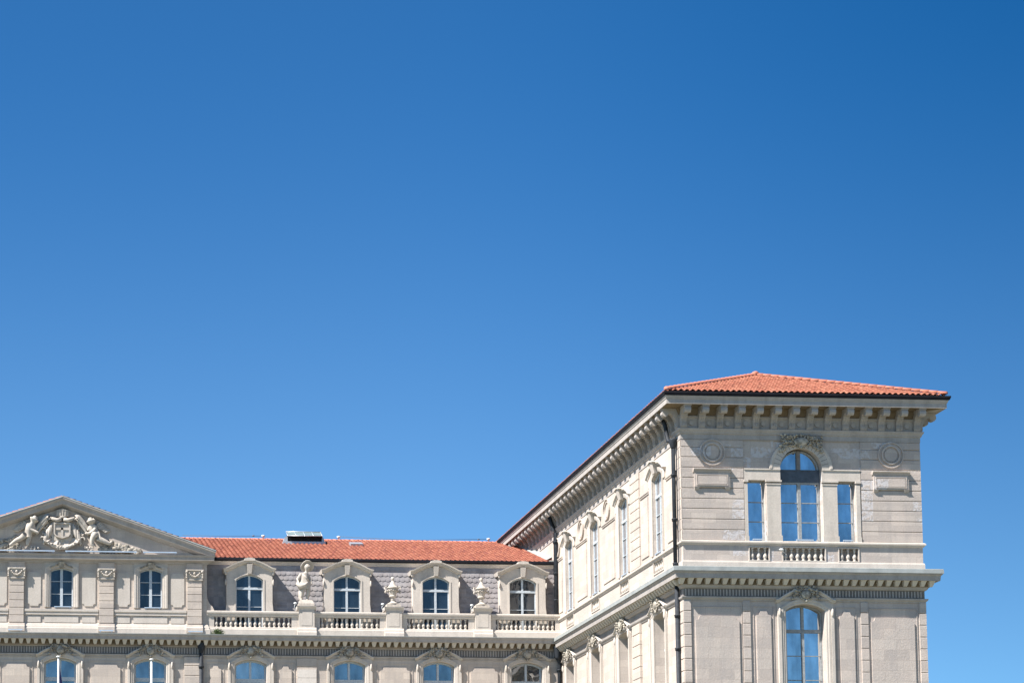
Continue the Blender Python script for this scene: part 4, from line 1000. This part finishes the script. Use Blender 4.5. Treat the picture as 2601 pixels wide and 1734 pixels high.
# ---- light bars and fittings ---------------------------------------
def bar(F, u0, u1, w, z, h=.07):
    mb = MB(); mb.box(F, u0, u1, w-.05, w+.05, z-h/2, z+h/2)
    for u in (u0+.1, u1-.1): mb.box(F, u-.02, u+.02, w-.03, w+.02, z-h/2-.08, z-h/2)
    part("light_bar", mb, M_LED)
for a, b in ((-4.2, .2), (.85, 5.3), (5.7, 7.8), (-7, -4.6)): bar(FA, a, b, .42, 25.9)
for c in (-2.2, 3.42, 8.98): bar(FA, c-.45, c+.45, .42, 20.95, .06)
for x in (.72, 6.33): bar(FA, x-.52, x+.52, .05, 22.47, .06)
for a, b in ((35.69, 36.18), (37.95, 38.83), (40.40, 40.86)): bar(FW, a, b, .02, 22.19, .06)
for y in SWY: bar(SW, y-.45, y+.45, .02, 22.24, .06)
mb = MB(); mb.ell((37.12, -.12, 21.66), (.13, .08, .06)); mb.tube([(37.15, -.1, 21.64), (37.3, -.05, 21.5)], .02, 5); part("floodlight", mb, M_WHITE)

# ------------------------------------------------------------------ statue and urns on the pedestals
cx_, cy_ = 15.97, 24.98
ST = thing("statue", "stone statue of a small figure in a wide hat standing on the balustrade", "statue", (cx_, cy_, 22.70))
mb = MB(); mb.box(Fr('f', cy_), cx_-.50, cx_+.50, -.3, .34, 22.70, 22.86); mb.taper(Fr('f', cy_), cx_, .48, .38, -.25, .32, .22, 22.86, 23.10); link("plinth", mb, M_SCULP, ST)
def J(x, z, r_, y=0): return (cx_+x, cy_+y, z, r_)
js = [J(-.02, 24.15, .17), J(-.05, 24.42, .15, -.02), J(-.04, 24.68, .17, -.03), J(.02, 24.84, .10, -.02), J(.06, 24.96, .065, -.04), J(.10, 25.16, .17, -.08), J(.12, 25.33, .17, -.06),
      J(-.23, 24.74, .075), J(-.36, 24.46, .062, -.02), J(-.33, 24.20, .055, -.14), J(-.22, 24.12, .05, -.22),
      J(.18, 24.72, .075), J(.28, 24.44, .062, .02), J(.36, 24.20, .05, -.04), J(.38, 24.08, .05, -.05),
      J(-.15, 23.98, .16, -.04), J(-.24, 23.62, .12, -.08), J(-.28, 23.30, .09, -.04), J(-.28, 23.14, .07, -.02), J(-.30, 23.12, .06, -.16),
      J(.14, 23.98, .15), J(.16, 23.62, .11, -.03), J(.10, 23.32, .085, 0), J(.08, 23.14, .07, 0), J(.10, 23.12, .06, -.16)]
es = [(0, 1), (1, 2), (2, 3), (3, 4), (4, 5), (5, 6), (2, 7), (7, 8), (8, 9), (9, 10), (2, 11), (11, 12), (12, 13), (13, 14), (0, 15), (15, 16), (16, 17), (17, 18), (18, 19), (0, 20), (20, 21), (21, 22), (22, 23), (23, 24)]
B_ = skin("body", js, es, M_SCULP, ST)
mb = MB(); hc_ = Vector((cx_+.10, cy_+.08, 25.30)); rot = Matrix.Rotation(-.95, 3, 'X') @ Matrix.Rotation(-.10, 3, 'Y')
vs = []; n = 20
for R0, z0 in ((.01, .05), (.20, .0), (.30, .0), (.41, -.06), (.43, -.05), (.42, 0), (.30, .08), (.24, .12), (.2, .24), (.1, .30), (.01, .31)):
    for k in range(n):
        a = 2*pi*k/n; rr_ = R0*(1+.06*sin(3*a)); v = rot @ Vector((rr_*cos(a), rr_*sin(a)*.95, z0)); vs.append(tuple(hc_+v))
mb.add(vs, [(i*n+j, i*n+(j+1) % n, (i+1)*n+(j+1) % n, (i+1)*n+j) for i in range(10) for j in range(n)], True)
link("hat", mb, M_SCULP, ST)
mb = MB(); mb.ell((cx_+.10, cy_-.03, 25.24), (.165, .18, .215), seg=16, rings=10); mb.ell((cx_+.10, cy_-.07, 25.10), (.10, .10, .08), seg=12, rings=8)
for s_ in (-1, 1): mb.ell((cx_+.10+s_*.09, cy_-.14, 25.17), (.06, .05, .055), seg=8, rings=5)

for k in range(14):                                                            # hair
    a = random.uniform(-.3, pi+.3); mb.ell((cx_+.10+.16*cos(a), cy_+.0+random.uniform(-.1, .1), 25.22+.12*sin(a)), (.06, .06, .06), seg=7, rings=4)
mb.ell((cx_+.09, cy_-.215, 25.20), (.022, .035, .03), seg=7, rings=4); mb.ell((cx_+.09, cy_-.205, 25.13), (.045, .02, .012), seg=7, rings=4)
for s_ in (-1, 1): mb.ell((cx_+.09+s_*.055, cy_-.20, 25.235), (.022, .015, .012), seg=7, rings=4)
link("head", mb, M_SCULP, ST)
mb = MB()                                                                      # gathered drapery round the hips, over the right arm
n = 26; rings = [(24.80, .24, 0), (24.62, .27, .01), (24.40, .29, .02), (24.20, .34, .05), (24.0, .38, .07), (23.84, .35, .08)]; vs = []
for z0, R0, am in rings:
    for k in range(n):
        a = 2*pi*k/n; rr_ = R0*(1+.5*am*sin(7*a+z0*3)/R0*.6); vs.append((cx_-.10+rr_*cos(a)*1.05, cy_-.03+rr_*.75*sin(a), z0+.10*sin(a*1+.6)*am*8))
mb.add(vs, [(i*n+j, i*n+(j+1) % n, (i+1)*n+(j+1) % n, (i+1)*n+j) for i in range(5) for j in range(n)], True)
mb.tube([(cx_-.30, cy_-.1, 24.78), (cx_-.48, cy_-.12, 24.42), (cx_-.52, cy_-.15, 24.12), (cx_-.38, cy_-.25, 23.92), (cx_-.1, cy_-.30, 24.02), (cx_+.1, cy_-.26, 24.2)], [.09, .14, .16, .16, .12, .06], 10)
mb.tube([(cx_-.22, cy_-.2, 24.72), (cx_+.0, cy_-.24, 24.5), (cx_+.2, cy_-.18, 24.3)], [.05, .06, .04], 8)
link("drapery", mb, M_SCULP, ST)
mb = MB(); mb.ell((cx_-.36, cy_+.08, 23.45), (.10, .14, .42)); mb.ell((cx_-.33, cy_+.05, 23.8), (.09, .1, .3)); link("tree_stump", mb, M_SCULP, ST)

up_ = [(.36, 0), (.40, .02), (.34, .06), (.20, .13), (.12, .20), (.10, .24), (.14, .27), (.14, .30), (.10, .33), (.12, .38), (.21, .46), (.24, .50), (.23, .53), (.19, .55), (.20, .60), (.25, .72), (.29, .86), (.33, .95), (.34, 1.0), (.40, 1.02), (.40, 1.06), (.34, 1.09), (.24, 1.18), (.16, 1.30), (.12, 1.42), (.07, 1.48), (.06, 1.52), (.09, 1.56), (.115, 1.64), (.10, 1.71), (.05, 1.76), (.01, 1.77)]
def urn(c, lab):
    u = thing("urn", lab, "urn", (c, 24.98, 22.70), "stone urns on the balustrade pedestals")
    if not hasattr(urn, 'm'):
        pb = MB(); pb.box(L, -.44, .44, -.36, .36, 0, .18); pb.box(L, -.40, .40, -.33, .33, .18, .21)
        bb = MB(); bb.lathe((0, 0, .21), up_, 20)
        for k in range(16):
            a = 2*pi*k/16; bb.ell((.29*cos(a), .29*sin(a), .21+.86+.04*(k % 2)), (.07, .07, .06), seg=7, rings=4)
        hb = MB()
        for s_ in (-1, 1):
            hb.tube([(s_*.30, 0, 1.02), (s_*.44, 0, 1.08), (s_*.50, 0, 1.22), (s_*.46, 0, 1.34), (s_*.38, 0, 1.34), (s_*.36, 0, 1.26)], [.05, .045, .045, .045, .04, .03], 8); hb.ell((s_*.46, 0, 1.0), (.06, .06, .10))
        urn.m = [mesh_of("plinth", pb, M_SCULP), mesh_of("vase", bb, M_SCULP), mesh_of("handle", hb, M_SCULP)]
    for nm, me in zip(("plinth", "vase", "handles"), urn.m): sub(nm, me, u)
urn(21.48, "carved stone lidded urn nearer the statue, between second and third dormers")
urn(27.12, "carved stone lidded urn nearer the tall wing, between third and fourth dormers")

# ------------------------------------------------------------------ plant on the cornice
mb = MB(); r = random.Random(5)
for k in range(900):
    a = r.uniform(0, 2*pi); e = r.uniform(.05, 1.5); L_ = r.uniform(.08, .46)*(.75+.25*sin(e)); ca = Vector((cos(a)*cos(e)*1.12, sin(a)*cos(e)*.7, sin(e)*.85))*L_
    p = Vector((10.34+r.uniform(-.1, .1), 23.95+r.uniform(-.06, .06), 20.70))+ca; d = Vector((r.uniform(-1, 1), r.uniform(-1, 1), r.uniform(-.2, 1.2))).normalized(); s_ = d.orthogonal().normalized()*.016
    mb.add([tuple(p-s_), tuple(p+s_), tuple(p+d*.09)], [(0, 1, 2)])
for k in range(12):
    a = r.uniform(0, 2*pi); mb.tube([(10.34, 23.95, 20.66), (10.34+.2*cos(a), 23.95+.12*sin(a), 20.85), (10.34+.36*cos(a), 23.95+.2*sin(a), 20.95)], .008, 4)
pl = link("weed_tuft", mb, M_LEAF, fix=False); pl['label'] = "small green weed tuft growing on the ledge beside the first balusters"; pl['category'] = "plant"

# ------------------------------------------------------------------ flagpoles in front of the palace
def flagpole(x, zt2, lab):
    t = thing("flagpole", lab, "flagpole", (x, 10, 0), "white flagpoles before the palace")
    if not hasattr(flagpole, 'p'):
        a = MB(); a.lathe((0, 0, 0), [(.09, 0), (.08, 2), (.048, 17.2)], 14); flagpole.p = mesh_of("pole", a, M_WHITE)
        a = MB(); a.lathe((0, 0, 17.2), [(.05, 0), (.115, .01), (.12, .035), (.105, .07), (.05, .085), (.01, .085)], 16); flagpole.c = mesh_of("cap", a, M_WHITE)
        a = MB(); a.lathe((0, 0, 0), [(.22, 0), (.22, .05), (.13, .1), (.12, .3)], 14); flagpole.b = mesh_of("base", a, M_ZINC)
    for nm, me in (("pole", flagpole.p), ("cap", flagpole.c), ("base", flagpole.b)):
        o = sub(nm, me, t)
        if nm != "base": o.scale = (1, 1, zt2/17.29)
flagpole(.42, 17.29, "slender white flagpole with the limp navy flag, left of the pair")
flagpole(5.52, 17.19, "bare slender white flagpole standing right of the one with a flag")
mb = MB(); vs = []; nz, nx = 30, 16
for i in range(nz+1):
    t = i/nz; z = 16.80-2.9*t; wd = .02+.24*min(1, t*2.6)
    for j in range(nx+1):
        s_ = j/nx; vs.append((.48+wd*s_*(.6+.4*t), 9.96+.05*sin(s_*14+2*t)*min(1, t*4), z-.05*s_))
mb.add(vs, [(i*(nx+1)+j, i*(nx+1)+j+1, (i+1)*(nx+1)+j+1, (i+1)*(nx+1)+j) for i in range(nz) for j in range(nx)], True)
fl = link("flag", mb, M_FLAG, fix=False); fl['label'] = "limp navy blue flag hanging from the white flagpole"; fl['category'] = "flag"
